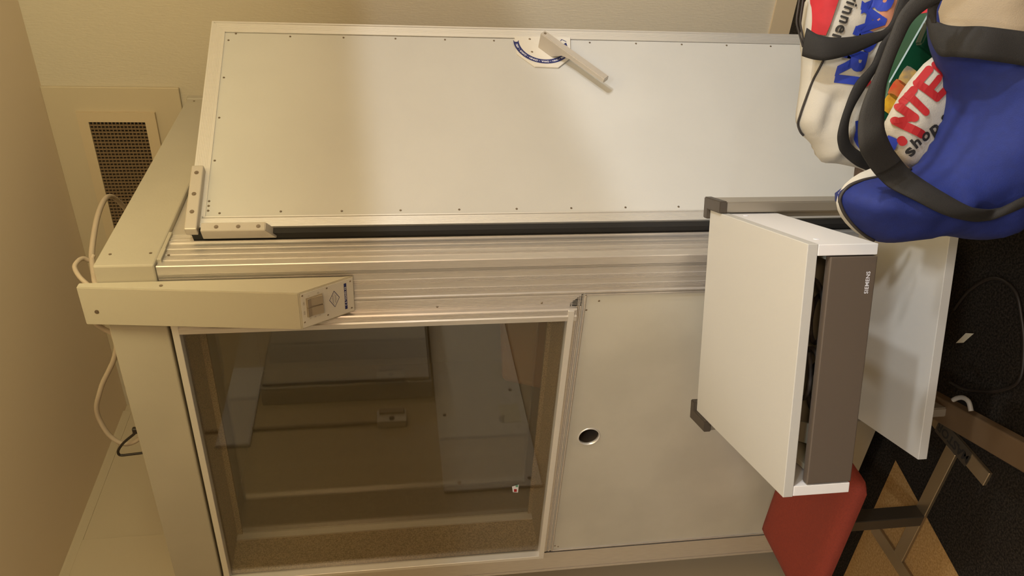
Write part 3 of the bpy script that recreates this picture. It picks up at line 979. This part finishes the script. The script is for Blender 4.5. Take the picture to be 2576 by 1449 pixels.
# ================================================================== BAGS
class Puff:
    """a soft stuffed shape: outline on a vertical plane at depth k (along E2), swollen to the front and back"""
    def __init__(self, outline, k, tf, tb, w=0.08, h=0.012, wr=0.012, wscale=9.0, seed=0.0, px=True, creases=()):
        self.k, self.tf, self.tb, self.w, self.wr, self.ws, self.seed = k, tf, tb, w, wr, wscale, seed
        pts = [self.uv(*p) for p in outline] if px else [V(p) for p in outline]
        # resample
        res = []
        n = len(pts)
        for i in range(n):
            a, b = pts[i], pts[(i + 1) % n]
            m = max(1, int((b - a).length / h))
            res += [a + (b - a) * (j / m) for j in range(m)]
        for p in res:
            p.y = max(p.y, ZB + 0.001)
        # smooth outline slightly
        for _ in range(1):
            res = [(res[i - 1] + res[i] * 2 + res[(i + 1) % len(res)]) / 4 for i in range(len(res))]
        self.out = res
        self.creases = [([self.uv(*q) for q in c], dpt, wd) for c, dpt, wd in creases]
        self.h = h

    def uv(self, x, y):
        p = on(x, y, E2 * self.k, E2)
        return V((p.dot(E1), p.z))

    def hit(self, x, y):
        """(e1, z) of the surface point seen at an image point"""
        def at(f):
            p = on(x, y, E2 * (self.k - f), E2)
            return V((p.dot(E1), p.z))
        hi = self.tf + 0.035
        step = hi / 10
        f = hi
        while f > 0:
            if self.front(at(f - step)) >= f - step:
                lo, up = f - step, f
                for _ in range(5):
                    m = (lo + up) / 2
                    if self.front(at(m)) >= m:
                        lo = m
                    else:
                        up = m
                return at(lo)
            f -= step
        return at(0.0)

    def d(self, p):
        best = 1e9
        o = self.out
        for i in range(len(o)):
            a, b = o[i], o[(i + 1) % len(o)]
            ab = b - a
            t_ = max(0, min(1, (p - a).dot(ab) / max(1e-12, ab.dot(ab))))
            q = (p - a - ab * t_).length
            if q < best:
                best = q
        return best

    def inside(self, p):
        c = False
        o = self.out
        for i in range(len(o)):
            a, b = o[i], o[(i + 1) % len(o)]
            if (a.y > p.y) != (b.y > p.y) and p.x < (b.x - a.x) * (p.y - a.y) / (b.y - a.y) + a.x:
                c = not c
        return c

    def front(self, p, d=None):
        if d is None:
            d = self.d(p) if self.inside(p) else 0.0
        e = min(1, d / self.w)
        f = self.tf * math.sqrt(max(0, 1 - (1 - e) ** 2))
        q = V((p.x * self.ws, p.y * self.ws * 1.3, self.seed))
        f += self.wr * min(1, e * 1.6) * (noise.noise(q) + 0.5 * noise.noise(q * 2.3))
        for c, dpt, wd in self.creases:
            m = 1e9
            for a, b in zip(c[:-1], c[1:]):
                ab = b - a
                t_ = max(0, min(1, (p - a).dot(ab) / max(1e-12, ab.dot(ab))))
                m = min(m, (p - a - ab * t_).length)
            f += dpt * math.exp(-(m / wd) ** 2) * min(1, e * 2)
        return f

    def pos(self, p, f):
        return E1 * p.x + E2 * (self.k - f) + Z * p.y

    def mesh(self):
        o = self.out
        h = self.h
        xs = [p.x for p in o]; ys = [p.y for p in o]
        pts = list(o)
        nb = len(o)
        y = min(ys) + h / 2; row = 0
        while y < max(ys):
            x = min(xs) + (h / 2 if row % 2 else 0)
            while x < max(xs):
                p = V((x, y))
                if self.inside(p) and self.d(p) > h * 0.55:
                    pts.append(p)
                x += h
            y += h * 0.87; row += 1
        r = delaunay_2d_cdt(pts, [], [list(range(nb))], 1, 1e-7)
        vs, fs = r[0], r[2]
        bm = new_bm()
        fr, bk = [], []
        for v in vs:
            p = V(v)
            d = self.d(p)
            if d < 1e-5:
                q = bm.verts.new(self.pos(p, 0)); fr.append(q); bk.append(q)
            else:
                fr.append(bm.verts.new(self.pos(p, self.front(p, d))))
                e = min(1, d / self.w)
                bk.append(bm.verts.new(self.pos(p, -self.tb * math.sqrt(max(0, 1 - (1 - e) ** 2)))))
        for f in fs:
            try:
                bm.faces.new([fr[i] for i in f])
            except ValueError:
                pass
            b_ = [bk[i] for i in f][::-1]
            if not all(fr[i] is bk[i] for i in f):
                try:
                    bm.faces.new(b_)
                except ValueError:
                    pass
        bmesh.ops.recalc_face_normals(bm, faces=bm.faces[:])
        return bm

    def decal(self, outline, lift=0.0015, h=0.012, px=True):
        pts = [self.hit(*p) for p in outline] if px else [V(p) for p in outline]
        res = []
        n = len(pts)
        for i in range(n):
            a, b = pts[i], pts[(i + 1) % n]
            m = max(1, int((b - a).length / h))
            res += [a + (b - a) * (j / m) for j in range(m)]
        sub = Puff.__new__(Puff); sub.out = res
        allp = list(res)
        xs = [p.x for p in res]; ys = [p.y for p in res]
        y = min(ys) + h / 2
        while y < max(ys):
            x = min(xs) + h / 2
            while x < max(xs):
                p = V((x, y))
                if sub.inside(p) and sub.d(p) > h * 0.4:
                    allp.append(p)
                x += h
            y += h
        r = delaunay_2d_cdt(allp, [], [list(range(len(res)))], 1, 1e-7)
        bm = new_bm()
        vv = [bm.verts.new(self.pos(V(v), self.front(V(v)) + lift)) for v in r[0]]
        for f in r[2]:
            bm.faces.new([vv[i] for i in f])
        return bm

    def text(self, s, cxy, dirxy, size_px, bold=0.0, spacing=1.0, lift=0.002, aspect=1.0, flip=False, bm_to=None):
        """lettering wrapped on the front; cxy image point of the centre, dirxy image point along the reading direction"""
        c = self.hit(*cxy); a = self.hit(*dirxy)
        ax = (a - c).normalized()
        ay = V((-ax.y, ax.x))
        if flip:
            ay = -ay
        sc_ = size_px * (self.uv(2200, 300) - self.uv(2201, 300)).length
        t = text_mesh(s, 1.0, bold, spacing)
        bmesh.ops.subdivide_edges(t, edges=[e for e in t.edges if e.calc_length() > 0.25], cuts=2)
        for v in t.verts:
            p = c + ax * (v.co.x * sc_ * aspect) + ay * (v.co.y * sc_)
            v.co = self.pos(p, self.front(p) + lift)
        if bm_to is not None:
            me = bpy.data.meshes.new('tmp'); t.to_mesh(me); bm_to.from_mesh(me); bpy.data.meshes.remove(me); t.free()
            return bm_to
        return t

    def stroke(self, pts, wpx, lift=0.002):
        """thick pen stroke with round ends"""
        u = [self.hit(*p) for p in pts]
        r = wpx / 2 * (self.uv(2200, 300) - self.uv(2201, 300)).length
        u = [V((p.x, p.y, 0)) for p in u]
        u = spline(u, 5)
        poly_l, poly_r = [], []
        n = len(u)
        for i in range(n):
            t_ = (u[min(i + 1, n - 1)] - u[max(0, i - 1)]).normalized()
            nn = V((-t_.y, t_.x, 0))
            poly_l.append(u[i] + nn * r); poly_r.append(u[i] - nn * r)
        t0 = (u[1] - u[0]).normalized(); t1 = (u[-1] - u[-2]).normalized()
        def cap(c, t_, s):
            nn = V((-t_.y, t_.x, 0))
            return [c + (nn * math.cos(a) * s + t_ * math.sin(a) * s) * r for a in [PI * (k + 1) / 7 for k in range(6)]]
        bm = new_bm()
        def P(p):
            q = V((p.x, p.y)); return bm.verts.new(self.pos(q, self.front(q) + lift))
        L = [P(p) for p in poly_l]; R_ = [P(p) for p in poly_r]
        for i in range(n - 1):
            bm.faces.new((L[i], L[i + 1], R_[i + 1], R_[i]))
        bm.faces.new([L[-1]] + [P(p) for p in cap(u[-1], t1, 1)] + [R_[-1]])
        bm.faces.new([R_[0]] + [P(p) for p in cap(u[0], t0, -1)] + [L[0]])
        return bm


def merge(bms):
    out = new_bm()
    for b in bms:
        me = bpy.data.meshes.new('tmp'); b.to_mesh(me); out.from_mesh(me); bpy.data.meshes.remove(me); b.free()
    bmesh.ops.recalc_face_normals(out, faces=out.faces[:])
    return out


def strap(name, pairs, k, m, parent, th=0.0025, bulge=0.003):
    """webbing: pairs of (left px, right px, forward depth) on plane k"""
    Ls = spline([E2 * (k - f) * 0 + on(a[0], a[1], E2 * (k - f), E2) for a, b, f in pairs], 6)
    Rs = spline([on(b[0], b[1], E2 * (k - f), E2) for a, b, f in pairs], 6)
    bm = new_bm()
    rows = []
    n = len(Ls)
    for i in range(n):
        l, r = Ls[i], Rs[i]
        t_ = ((Ls[min(i + 1, n - 1)] + Rs[min(i + 1, n - 1)]) - (Ls[max(i - 1, 0)] + Rs[max(i - 1, 0)])).normalized()
        nn = (r - l).cross(t_).normalized()
        if nn.dot(E2) > 0:
            nn = -nn
        row_f, row_b = [], []
        for j in range(6):
            u = j / 5
            p = l + (r - l) * u + nn * bulge * math.sin(PI * u)
            row_f.append(bm.verts.new(p)); row_b.append(bm.verts.new(p - nn * th))
        rows.append((row_f, row_b))
    for i in range(n - 1):
        for j in range(5):
            bm.faces.new((rows[i][0][j], rows[i][0][j + 1], rows[i + 1][0][j + 1], rows[i + 1][0][j]))
            bm.faces.new((rows[i][1][j], rows[i + 1][1][j], rows[i + 1][1][j + 1], rows[i][1][j + 1]))
        for j in (0, 5):
            bm.faces.new((rows[i][0][j], rows[i + 1][0][j], rows[i + 1][1][j], rows[i][1][j]))
    for i in (0, n - 1):
        for j in range(5):
            bm.faces.new((rows[i][0][j], rows[i][0][j + 1], rows[i][1][j + 1], rows[i][1][j]))
    bmesh.ops.recalc_face_normals(bm, faces=bm.faces[:])
    return mk(name, bm, m, parent, True)


# low bench that carries the bags (mostly below and right of the frame)
ZB = 0.50
be = thing('bench', 'low brown wooden bench under the shopping bags at the photo edge', 'bench', tuple(tp(0.55, -0.62, 0)))
bm = new_bm(); tbox(bm, (0.20, 0.95), (-0.95, -0.22), (ZB - 0.03, ZB - 0.001), 0.003); mk('bench_top', bm, M['wood'], be)
for a in (0.26, 0.90):
    for b in (-0.90, -0.28):
        bm = new_bm(); tbox(bm, (a - 0.02, a + 0.02), (b - 0.02, b + 0.02), (0, ZB - 0.03)); mk('leg', bm, M['wood'], be)

# ---------------- white bag behind
KA = -0.36
wb = thing('canvas_bag', 'white canvas shopping bag with a red panel and blue lettering, behind the blue bag', 'bag', tuple(tp(0.48, KA, ZB)))
outA = [(2022, 150), (2019, 110), (2022, 60), (2030, 10), (2045, -60), (2090, -140), (2300, -160), (2400, 0), (2420, 250), (2350, 420), (2235, 470), (2165, 424), (2105, 411), (2064, 410), (2043, 363), (2022, 343), (2008, 316), (2005, 292), (2012, 258), (2020, 205)]
PA = Puff(outA, KA, 0.055, 0.055, 0.07, 0.009, 0.014, 11.0, 3.1, creases=[(((2064, 410), (2085, 380), (2100, 330)), 0.012, 0.012), (((2040, 350), (2060, 300), (2075, 250)), -0.010, 0.015), (((2100, 400), (2130, 340)), -0.010, 0.015)])
body = mk('body', PA.mesh(), M['white_c'], wb, True)
o = mk('red_panel', PA.decal([(2036, -60), (2031, 10), (2033, 87), (2071, 90), (2089, 43), (2106, -8), (2125, -60)], 0.009, 0.008), M['redfab'], wb, True)
mk('salmon_patch', PA.decal([(2212, 72), (2190, 80), (2196, 60), (2212, 30), (2222, -40), (2268, -40), (2250, 20), (2236, 66)], 0.0016), M['orangefab'], wb, True)
bms = []
# big blue letters
for ch, c in (('R', (2202, 2)), ('A', (2188, 50)), ('R', (2168, 103)), ('R', (2142, 155)), ('I', (2132, 201))):
    bms.append(PA.text(ch, c, (c[0] - 11, c[1] + 40), 78, 0.055, 1.0, 0.0028, 1.1))
mk('blue_lettering', merge(bms), M['blueprint'], wb)
mk('black_lettering', PA.text('winner', (2128, 38), (2113, 78), 36, 0.022, 1.12, 0.003, 1.0), M['blackprint'], wb)
mk('blue_emblem', PA.decal([(2150, 305), (2176, 298), (2182, 390), (2163, 378), (2146, 350)], 0.002), M['blueprint'], wb, True)
mk('pink_lettering', merge([PA.stroke([(2193, 178), (2184, 196)], 9), PA.stroke([(2186, 206), (2178, 214)], 8)]), M['redprint'], wb)
# piping lines
pts = [PA.uv(*p) for p in ((2046, 148), (2036, 178), (2027, 206), (2014, 258), (2007, 290), (2006, 312), (2012, 331), (2020, 341))]
bm = new_bm(); tube(bm, spline([PA.pos(p, PA.front(p) + 0.002) for p in pts], 5), 0.0022, 8); mk('piping', bm, M['piping'], wb, True)
for dx in (0, 9):
    pts = [(2014 + dx, -20), (2008 + dx, 20), (2004 + dx, 55), (2011 + dx * 0.8, 85), (2020 + dx * 0.5, 118)]
    bm = new_bm(); tube(bm, spline([on(a, b, E2 * (KA - 0.015), E2) for a, b in pts], 5), 0.0020, 8); mk('piping', bm, M['piping'], wb, True)
# handles
strap('handle', [((2029, 70), (2017, 141), 0.052), ((2056, 86), (2048, 150), 0.070), ((2095, 94), (2085, 151), 0.082), ((2143, 92), (2143, 137), 0.085), ((2188, 83), (2178, 122), 0.085), ((2228, 72), (2220, 102), 0.085), ((2250, 40), (2262, 84), 0.083), ((2268, -10), (2310, 30), 0.080), ((2290, -70), (2350, -30), 0.075)], KA, M['strap'], wb)
strap('handle', [((2248, 72), (2262, 84), 0.088), ((2217, 108), (2244, 94), 0.09), ((2194, 161), (2223, 149), 0.09), ((2152, 211), (2180, 217), 0.09), ((2124, 279), (2149, 270), 0.088), ((2109, 335), (2136, 311), 0.085), ((2110, 366), (2137, 352), 0.08), ((2120, 388), (2150, 371), 0.075), ((2152, 415), (2166, 383), 0.07), ((2180, 428), (2184, 404), 0.06), ((2210, 440), (2214, 410), 0.05)], KA, M['strap'], wb)

# ---------------- blue bag in front
KB = -0.70
bb = thing('canvas_bag', 'blue canvas shopping bag with black straps and a white flap with red lettering', 'bag', tuple(tp(0.42, KB, ZB)))
outB = [(2109, 507), (2110, 492), (2118, 478), (2135, 463), (2169, 450), (2213, 441), (2250, 430), (2282, 430), (2330, 408), (2366, 352), (2388, 300), (2399, 256), (2394, 226), (2384, 186), (2362, 146), (2350, 90), (2352, 20), (2370, -60), (2420, -130), (2560, -140), (2606, 0), (2606, 150), (2600, 400), (2592, 520), (2567, 562), (2533, 587), (2503, 603), (2464, 604), (2423, 601), (2381, 592), (2326, 601), (2271, 610), (2227, 612), (2194, 605), (2171, 592), (2144, 568), (2120, 536)]
PB = Puff(outB, KB, 0.085, 0.075, 0.10, 0.012, 0.016, 10.0, 8.7,
          creases=[(((2140, 520), (2200, 480), (2290, 470)), 0.012, 0.02), (((2300, 440), (2380, 360), (2420, 250), (2440, 160)), -0.012, 0.03), (((2420, 150), (2480, 240), (2500, 330)), 0.012, 0.035), (((2150, 565), (2300, 560)), -0.01, 0.02), (((2330, 430), (2400, 380), (2520, 420)), 0.010, 0.03)])
mk('body', PB.mesh(), M['blue'], bb, True)
# beige front panel between the straps
mk('front_panel', PB.decal([(2372, -100), (2362, 0), (2352, 30), (2352, 58), (2376, 66), (2430, 72), (2500, 76), (2600, 84), (2606, 0), (2570, -130), (2420, -125)], 0.007), M['beige_c'], bb, True)


def fb(x, y, extra=0.006):
    return PB.front(PB.hit(x, y)) + extra


def strap_on(name, prs, m, lift=0.006, fmin=0.0):
    L_ = spline([V((a[0], a[1], 0)) for a, b in prs], 5)
    R_ = spline([V((b[0], b[1], 0)) for a, b in prs], 5)
    fs = []
    for a, b in zip(L_, R_):
        fs.append(max([fmin] + [PB.front(PB.hit(a.x + (b.x - a.x) * u, a.y + (b.y - a.y) * u)) for u in (0.05, 0.3, 0.5, 0.7, 0.95)]))
    n = len(fs)
    fs = [max(fs[max(0, i - 2):i + 3]) for i in range(n)]
    for _ in range(4):
        fs = [(fs[max(0, i - 1)] + 2 * fs[i] + fs[min(n - 1, i + 1)]) / 4 for i in range(n)]
    return strap(name, [((a.x, a.y), (b.x, b.y), f + lift) for a, b, f in zip(L_, R_, fs)], KB, m, bb)


pairs = [((2335, 10), (2331, 55)), ((2347, 48), (2340, 100)), ((2376, 61), (2362, 139)), ((2414, 66), (2399, 143)), ((2470, 66), (2450, 147)), ((2541, 74), (2541, 160)), ((2600, 82), (2600, 170))]
strap_on('strap', pairs, M['strap'], 0.010)
strap('strap', [((2338, -40), (2375, -40), 0.09), ((2336, 0), (2367, 0), 0.09), ((2337, 28), (2357, 24), 0.09), ((2346, 58), (2356, 58), 0.088)], KB, M['strap_grey'], bb)
# white lining with a dark piped edge behind the blue lobe
outL = [(2101, 512), (2104, 486), (2126, 460), (2160, 435), (2192, 421), (2240, 415), (2260, 440), (2230, 520), (2200, 600), (2168, 596), (2140, 576), (2113, 546)]
PL = Puff(outL, KB + 0.012, 0.012, 0.02, 0.03, 0.012, 0.002, 10, 1.0)
mk('lining', PL.mesh(), M['white_c'], bb, True)
pts = [PB.uv(*p) for p in ((2288, 424), (2213, 443), (2169, 452), (2136, 465), (2119, 480), (2111, 494), (2110, 508), (2121, 536), (2145, 567), (2172, 591), (2195, 604))]
bm = new_bm(); tube(bm, spline([PB.pos(p, 0.004) for p in pts], 5), 0.0028, 8); mk('piping', bm, M['piping'], bb, True)
# printed white flap
KF = KB + 0.045
outF = [(2222, 312), (2236, 286), (2252, 258), (2266, 230), (2284, 205), (2305, 183), (2322, 161), (2343, 139), (2366, 140), (2378, 160), (2400, 200), (2410, 250), (2395, 320), (2360, 390), (2310, 425), (2285, 424), (2255, 395), (2232, 350), (2220, 320)]
PF = Puff(outF, KF, 0.018, 0.012, 0.05, 0.012, 0.006, 14, 4.4)
fl = mk('printed_flap', PF.mesh(), M['white_c'], bb, True)
S = PF.stroke
bms = [S([(2318, 338), (2250, 304)], 19), S([(2252, 304), (2300, 297)], 13), S([(2298, 296), (2262, 270)], 19),   # N
       S([(2270, 256), (2297, 225)], 16), S([(2284, 240), (2328, 282)], 17),                                   # T
       S([(2306, 210), (2336, 174)], 16), S([(2306, 210), (2356, 246)], 18), S([(2334, 229), (2361, 196)], 15), S([(2356, 246), (2388, 214)], 17),  # E
       S([(2352, 164), (2376, 188)], 18), S([(2352, 164), (2364, 150)], 16),                                   # R
       S([(2265, 351), (2270, 358)], 17)]
mk('red_lettering', merge(bms), M['redprint'], fl)
bms = []
for ch, c, d_, s_ in (('s', (2286, 380), (2302, 362), 44), ('h', (2304, 359), (2320, 342), 38), ('o', (2326, 341), (2342, 324), 40), ('p', (2348, 323), (2364, 306), 46), ('s', (2372, 296), (2388, 280), 36)):
    bms.append(PF.text(ch, c, d_, s_, 0.035, 1.0, 0.002, 1.0))
mk('black_lettering', merge(bms), M['blackprint'], fl)
mk('blue_corner', PF.decal([(2233, 340), (2260, 352), (2250, 376), (2243, 380), (2225, 350)], 0.0018, 0.008), M['blueprint'], fl, True)
# charcoal shoulder strap looping over the bag
sb = [((2420, -60), (2440, -30), 0.10), ((2330, -30), (2352, 10), 0.10), ((2270, 25), (2300, 50), 0.10), ((2239, 93), (2272, 100), 0.10), ((2208, 174), (2247, 160), 0.10), ((2174, 255), (2229, 220), 0.10), ((2161, 310), (2225, 285), 0.10), ((2164, 373), (2227, 328), 0.10), ((2186, 416), (2248, 377), 0.085), ((2204, 440), (2268, 404), 0.075)]
sb2 = [((2210, 446), (2286, 424)), ((2240, 470), (2326, 454)), ((2299, 501), (2381, 488)), ((2368, 537), (2437, 518)), ((2409, 551), (2478, 528)), ((2464, 558), (2506, 526)), ((2520, 545), (2547, 508)), ((2580, 520), (2584, 492))]
strap('shoulder_strap', sb, KB, M['strap_grey'], bb)
strap_on('shoulder_strap', [((2186, 416), (2248, 377))] + sb2, M['strap'], 0.007, 0.05)

# ---------------- green game box and clear tray in the bags
gx = thing('game_box', 'dark green box with three small picture squares standing between the two bags', 'box', tuple(tp(0.42, -0.585, ZB)))
KG = -0.575


def gpt(x, y):
    return on(x, y, E2 * KG, E2)


bm = new_bm()
gq = [gpt(*p) for p in ((2338, 30), (2236, 208), (2218, 300), (2300, 330), (2420, 130), (2400, 40))]
prism(bm, gq, E2 * 0.045)
bmesh.ops.bevel(bm, geom=bm.edges[:], offset=0.002, segments=1, affect='EDGES')
mk('box_body', bm, M['green'], gx)
for (c, m_) in (((2284, 194), 'card_p'), ((2258, 227), 'card_r'), ((2241, 262), 'card_y')):
    bm = new_bm()
    ctr = gpt(*c)
    ux = (gpt(2284, 194) - gpt(2241, 262)).normalized()
    uy = E2.cross(ux).normalized()
    pts = []
    for k in range(16):
        a = 2 * PI * k / 16
        r = 0.0155 / max(abs(math.cos(a)), abs(math.sin(a))) * (0.88 if k % 4 == 2 else 1)
        pts.append(ctr + ux * math.cos(a) * r + uy * math.sin(a) * r - E2 * 0.0012)
    prism(bm, pts, -E2 * 0.0005)
    mk('picture_square', bm, M[m_], gx)
ct = None
bm = new_bm()
prism(bm, [on(*p, E2 * (KG - 0.012), E2) for p in ((2298, 112), (2345, 148), (2365, 110), (2338, 40), (2322, 55))], -E2 * 0.02)
bmesh.ops.bevel(bm, geom=bm.edges[:], offset=0.003, segments=2, affect='EDGES')
tag(mk('plastic_tray', bm, M['clear'], None, loc=on(2330, 100, E2 * KG, E2)), 'clear plastic tray beside the green box under the strap of the blue bag', 'tray')
bm = new_bm()
bm_ = Puff([(2300, 62), (2312, 40), (2328, 18), (2345, -20), (2370, -30), (2350, 30), (2330, 45), (2306, 70)], -0.50, 0.012, 0.012, 0.015, 0.008, 0.002, 10, 0.3)
bm.free()
tag(mk('red_cloth', bm_.mesh(), M['redfab'], None, True, loc=on(2320, 40, E2 * -0.5, E2)), 'strip of bright red cloth poking out between the two bags', 'cloth')

# ================================================================== FLOOR CABLE, TAG
def fl_(x, y, z=0.006):
    d = ray(x, y)
    return CAM + d * ((z - CAM.z) / d.z)


pts = [fl_(2400, 780), (fl_(2440, 730)), fl_(2500, 700), fl_(2552, 730), fl_(2570, 800), fl_(2576, 880), fl_(2562, 960), fl_(2500, 985), fl_(2430, 980), fl_(2390, 960)]
bm = new_bm(); tube(bm, spline(pts, 6), 0.005, 8)
fc = mk('floor_cable', bm, M['cable_b'], None, True, loc=pts[0])
tag(fc, 'black cable lying in a loop on the dark carpet below the trolley shelf', 'cable')
bm = new_bm()
q = [fl_(*p, 0.004) for p in ((2405, 863), (2430, 838), (2450, 839), (2424, 862))]
prism(bm, q, Z * 0.0008)
tag(mk('paper_tag', bm, M['paper'], None, loc=q[0]), 'small white paper tag lying on the dark carpet below the trolley shelf', 'tag')
zf = 0.108
pts = [fl_(2398, 1006, zf), fl_(2410, 1001, zf), fl_(2424, 1001, zf), fl_(2437, 1011, zf), fl_(2443, 1034, zf)]
bm = new_bm(); tube(bm, spline(pts, 6), 0.006, 10)
mk('caster_guard', bm, M['caster'], tr, True)

# ================================================================== THINGS SEEN IN THE WINDOW REFLECTION (on the left wall)
xw = XL + 0.008
t = thing('wall_cabinet', 'tall white wall cabinet whose door shows mirrored in the booth window', 'cabinet', (xw, -1.75, 1.35))
bm = new_bm(); box(bm, xw, xw + 0.10, -2.30, -1.19, 1.35, 2.11, 0.004); mk('cabinet_body', bm, M['laminate'], t)
bm = new_bm(); box(bm, xw + 0.1, xw + 0.118, -1.72, -1.20, 1.36, 2.10, 0.003); cd = mk('cabinet_door', bm, M['laminate'], t)
bm = new_bm(); box(bm, xw + 0.118, xw + 0.14, -1.66, -1.635, 1.38, 1.50, 0.006, 2); mk('handle', bm, M['alu'], cd)
bm = new_bm(); box(bm, xw + 0.1, xw + 0.118, -2.29, -1.73, 1.36, 2.10, 0.003); mk('cabinet_door', bm, M['laminate'], t)
t = thing('wall_board', 'pale screwed-on wall board mirrored low in the booth window', 'board', (xw, -1.2, 0.95))
bm = new_bm(); box(bm, xw, xw + 0.015, -2.4, -0.60, 0.93, 1.335, 0.003); bo = mk('board', bm, M['plate'], t)
for (y, z) in ((-0.64, 0.98), (-0.64, 1.27), (-1.2, 0.98), (-1.05, 1.30)):
    bm = new_bm(); disc(bm, V((xw + 0.015, y, z)), X, 0.008, 0.003, 12); mk('screw', bm, M['screw'], bo)
bm = new_bm(); box(bm, xw + 0.015, xw + 0.017, -1.10, -0.98, 0.96, 1.05); tag(mk('paper_note', bm, M['paper'], None, loc=(xw + 0.016, -1.04, 0.96)), 'small white note stuck on the pale wall board', 'note')
t = thing('lamp_standin', 'white board high on the left wall standing in for a fluorescent lamp mirrored in the booth window', 'panel', (xw, -1.18, 2.13))  # added white board, stands in for the bright lamp fitting in the reflection
bm = new_bm(); box(bm, xw, xw + 0.02, -1.45, -0.93, 2.13, 2.27, 0.003); mk('standin_board', bm, M['printwhite'], t)
t = thing('socket_box', 'grey wall socket box with a conduit running up from it on the left wall', 'socket', (xw, -1.04, 1.47))
bm = new_bm(); box(bm, xw, xw + 0.04, -1.08, -1.0, 1.47, 1.60, 0.006, 2); mk('socket_housing', bm, M['plate'], t)
bm = new_bm(); box(bm, xw + 0.04, xw + 0.052, -1.075, -1.045, 1.48, 1.59, 0.003); mk('socket_lid', bm, M['rocker'], t)
bm = new_bm(); disc(bm, V((xw + 0.04, -1.02, 1.535)), X, 0.012, 0.002, 14); mk('socket_hole', bm, M['gasket'], t)
bm = new_bm(); tube(bm, [V((xw + 0.012, -1.03, 1.60)), V((xw + 0.012, -1.03, 2.64))], 0.008, 10); mk('conduit', bm, M['rocker'], t)

# inside the booth: a chair back and a headset on a peg behind the lower window edge
t = thing('chair', 'tan leather chair inside the booth, just visible through the lower window corner', 'chair', (-0.55, 0.60, 0.13))
bm = new_bm(); frame_box(bm, V((-0.64, 0.50, 0.97)), V((0.8, 0.6, 0)), V((-0.6, 0.8, 0)), V((0.25, 0.1, 0.96)).normalized(), (-0.17, 0.17), (-0.02, 0.02), (-0.2, 0.20), 0.015, 3); mk('backrest', bm, M['tan'], t)
bm = new_bm(); box(bm, -0.82, -0.40, 0.46, 0.86, 0.56, 0.62, 0.02, 3); mk('seat', bm, M['tan'], t)
for (x, y) in ((-0.79, 0.49), (-0.43, 0.49), (-0.79, 0.83), (-0.43, 0.83)):
    bm = new_bm(); tube(bm, [V((x, y, 0.13)), V((x, y, 0.56))], 0.013, 10); mk('leg', bm, M['steel_dark'], t)
for s in (-0.12, 0.12):
    bm = new_bm(); tube(bm, [V((-0.64 + 0.8 * s - 0.03, 0.50 + 0.6 * s - 0.01, 0.82)), V((-0.62 + 0.5 * s, 0.56 + 0.4 * s, 0.60))], 0.012, 10); mk('back_support', bm, M['steel_dark'], t)

# ================================================================== LIGHTS
def spot(name, loc, normal_up, energy, color, ang, blend, r):
    l = bpy.data.lights.new(name, 'SPOT')
    l.energy = energy; l.color = color; l.spot_size = ang; l.spot_blend = blend; l.shadow_soft_size = r
    o = bpy.data.objects.new(name, l); COL.objects.link(o)
    o.location = loc
    o.rotation_euler = V(normal_up).to_track_quat('Z', 'Y').to_euler()
    return o


def area(name, loc, target, energy, color, sx_, sy_):
    l = bpy.data.lights.new(name, 'AREA')
    l.shape = 'RECTANGLE'; l.size = sx_; l.size_y = sy_; l.energy = energy; l.color = color
    o = bpy.data.objects.new(name, l); COL.objects.link(o)
    o.location = loc
    o.rotation_euler = (V(loc) - V(target)).to_track_quat('Z', 'Y').to_euler()
    return o


WARM = (1.0, 0.79, 0.50)
SOFT = (1.0, 0.88, 0.72)
spot('lamp_a', (2.4, -0.45, 1.98), (-0.155, 0, 1), 66, (0.96, 0.98, 1.0), math.radians(179), 0.03, 0.05)
spot('lamp_b', (2.4, -0.85, 2.19), (-0.5, -0.02, 1), 120, (0.95, 0.985, 1.0), math.radians(179), 0.05, 0.05)
spot('downlight', (1.5, -2.2, 2.45), (0, 0, 1), 66, (0.82, 0.93, 1.0), math.radians(152), 0.35, 0.12)
spot('downlight_far', (-0.2, -3.0, 2.5), (0, 0, 1), 58, (0.86, 0.95, 1.0), math.radians(150), 0.35, 0.12)
area('ceiling_fill', (1.3, -0.9, 2.0), (1.2, -0.8, 2.7), 48, (1.0, 0.90, 0.52), 0.5, 0.5)  # added fill aimed upwards to brighten the ceiling, no fitting modelled
l = bpy.data.lights.new('warm_fill', 'POINT'); l.energy = 40; l.color = (1.0, 0.66, 0.39); l.shadow_soft_size = 0.15  # added warm fill for missing bounce, no pendant hangs here
o = bpy.data.objects.new('warm_fill', l); COL.objects.link(o); o.location = (1.7, -2.3, 1.9)
w = bpy.data.worlds.new('world'); sc.world = w
w.use_nodes = True
w.node_tree.nodes['Background'].inputs[0].default_value = (1.0, 0.8, 0.55, 1)
w.node_tree.nodes['Background'].inputs[1].default_value = 0.0
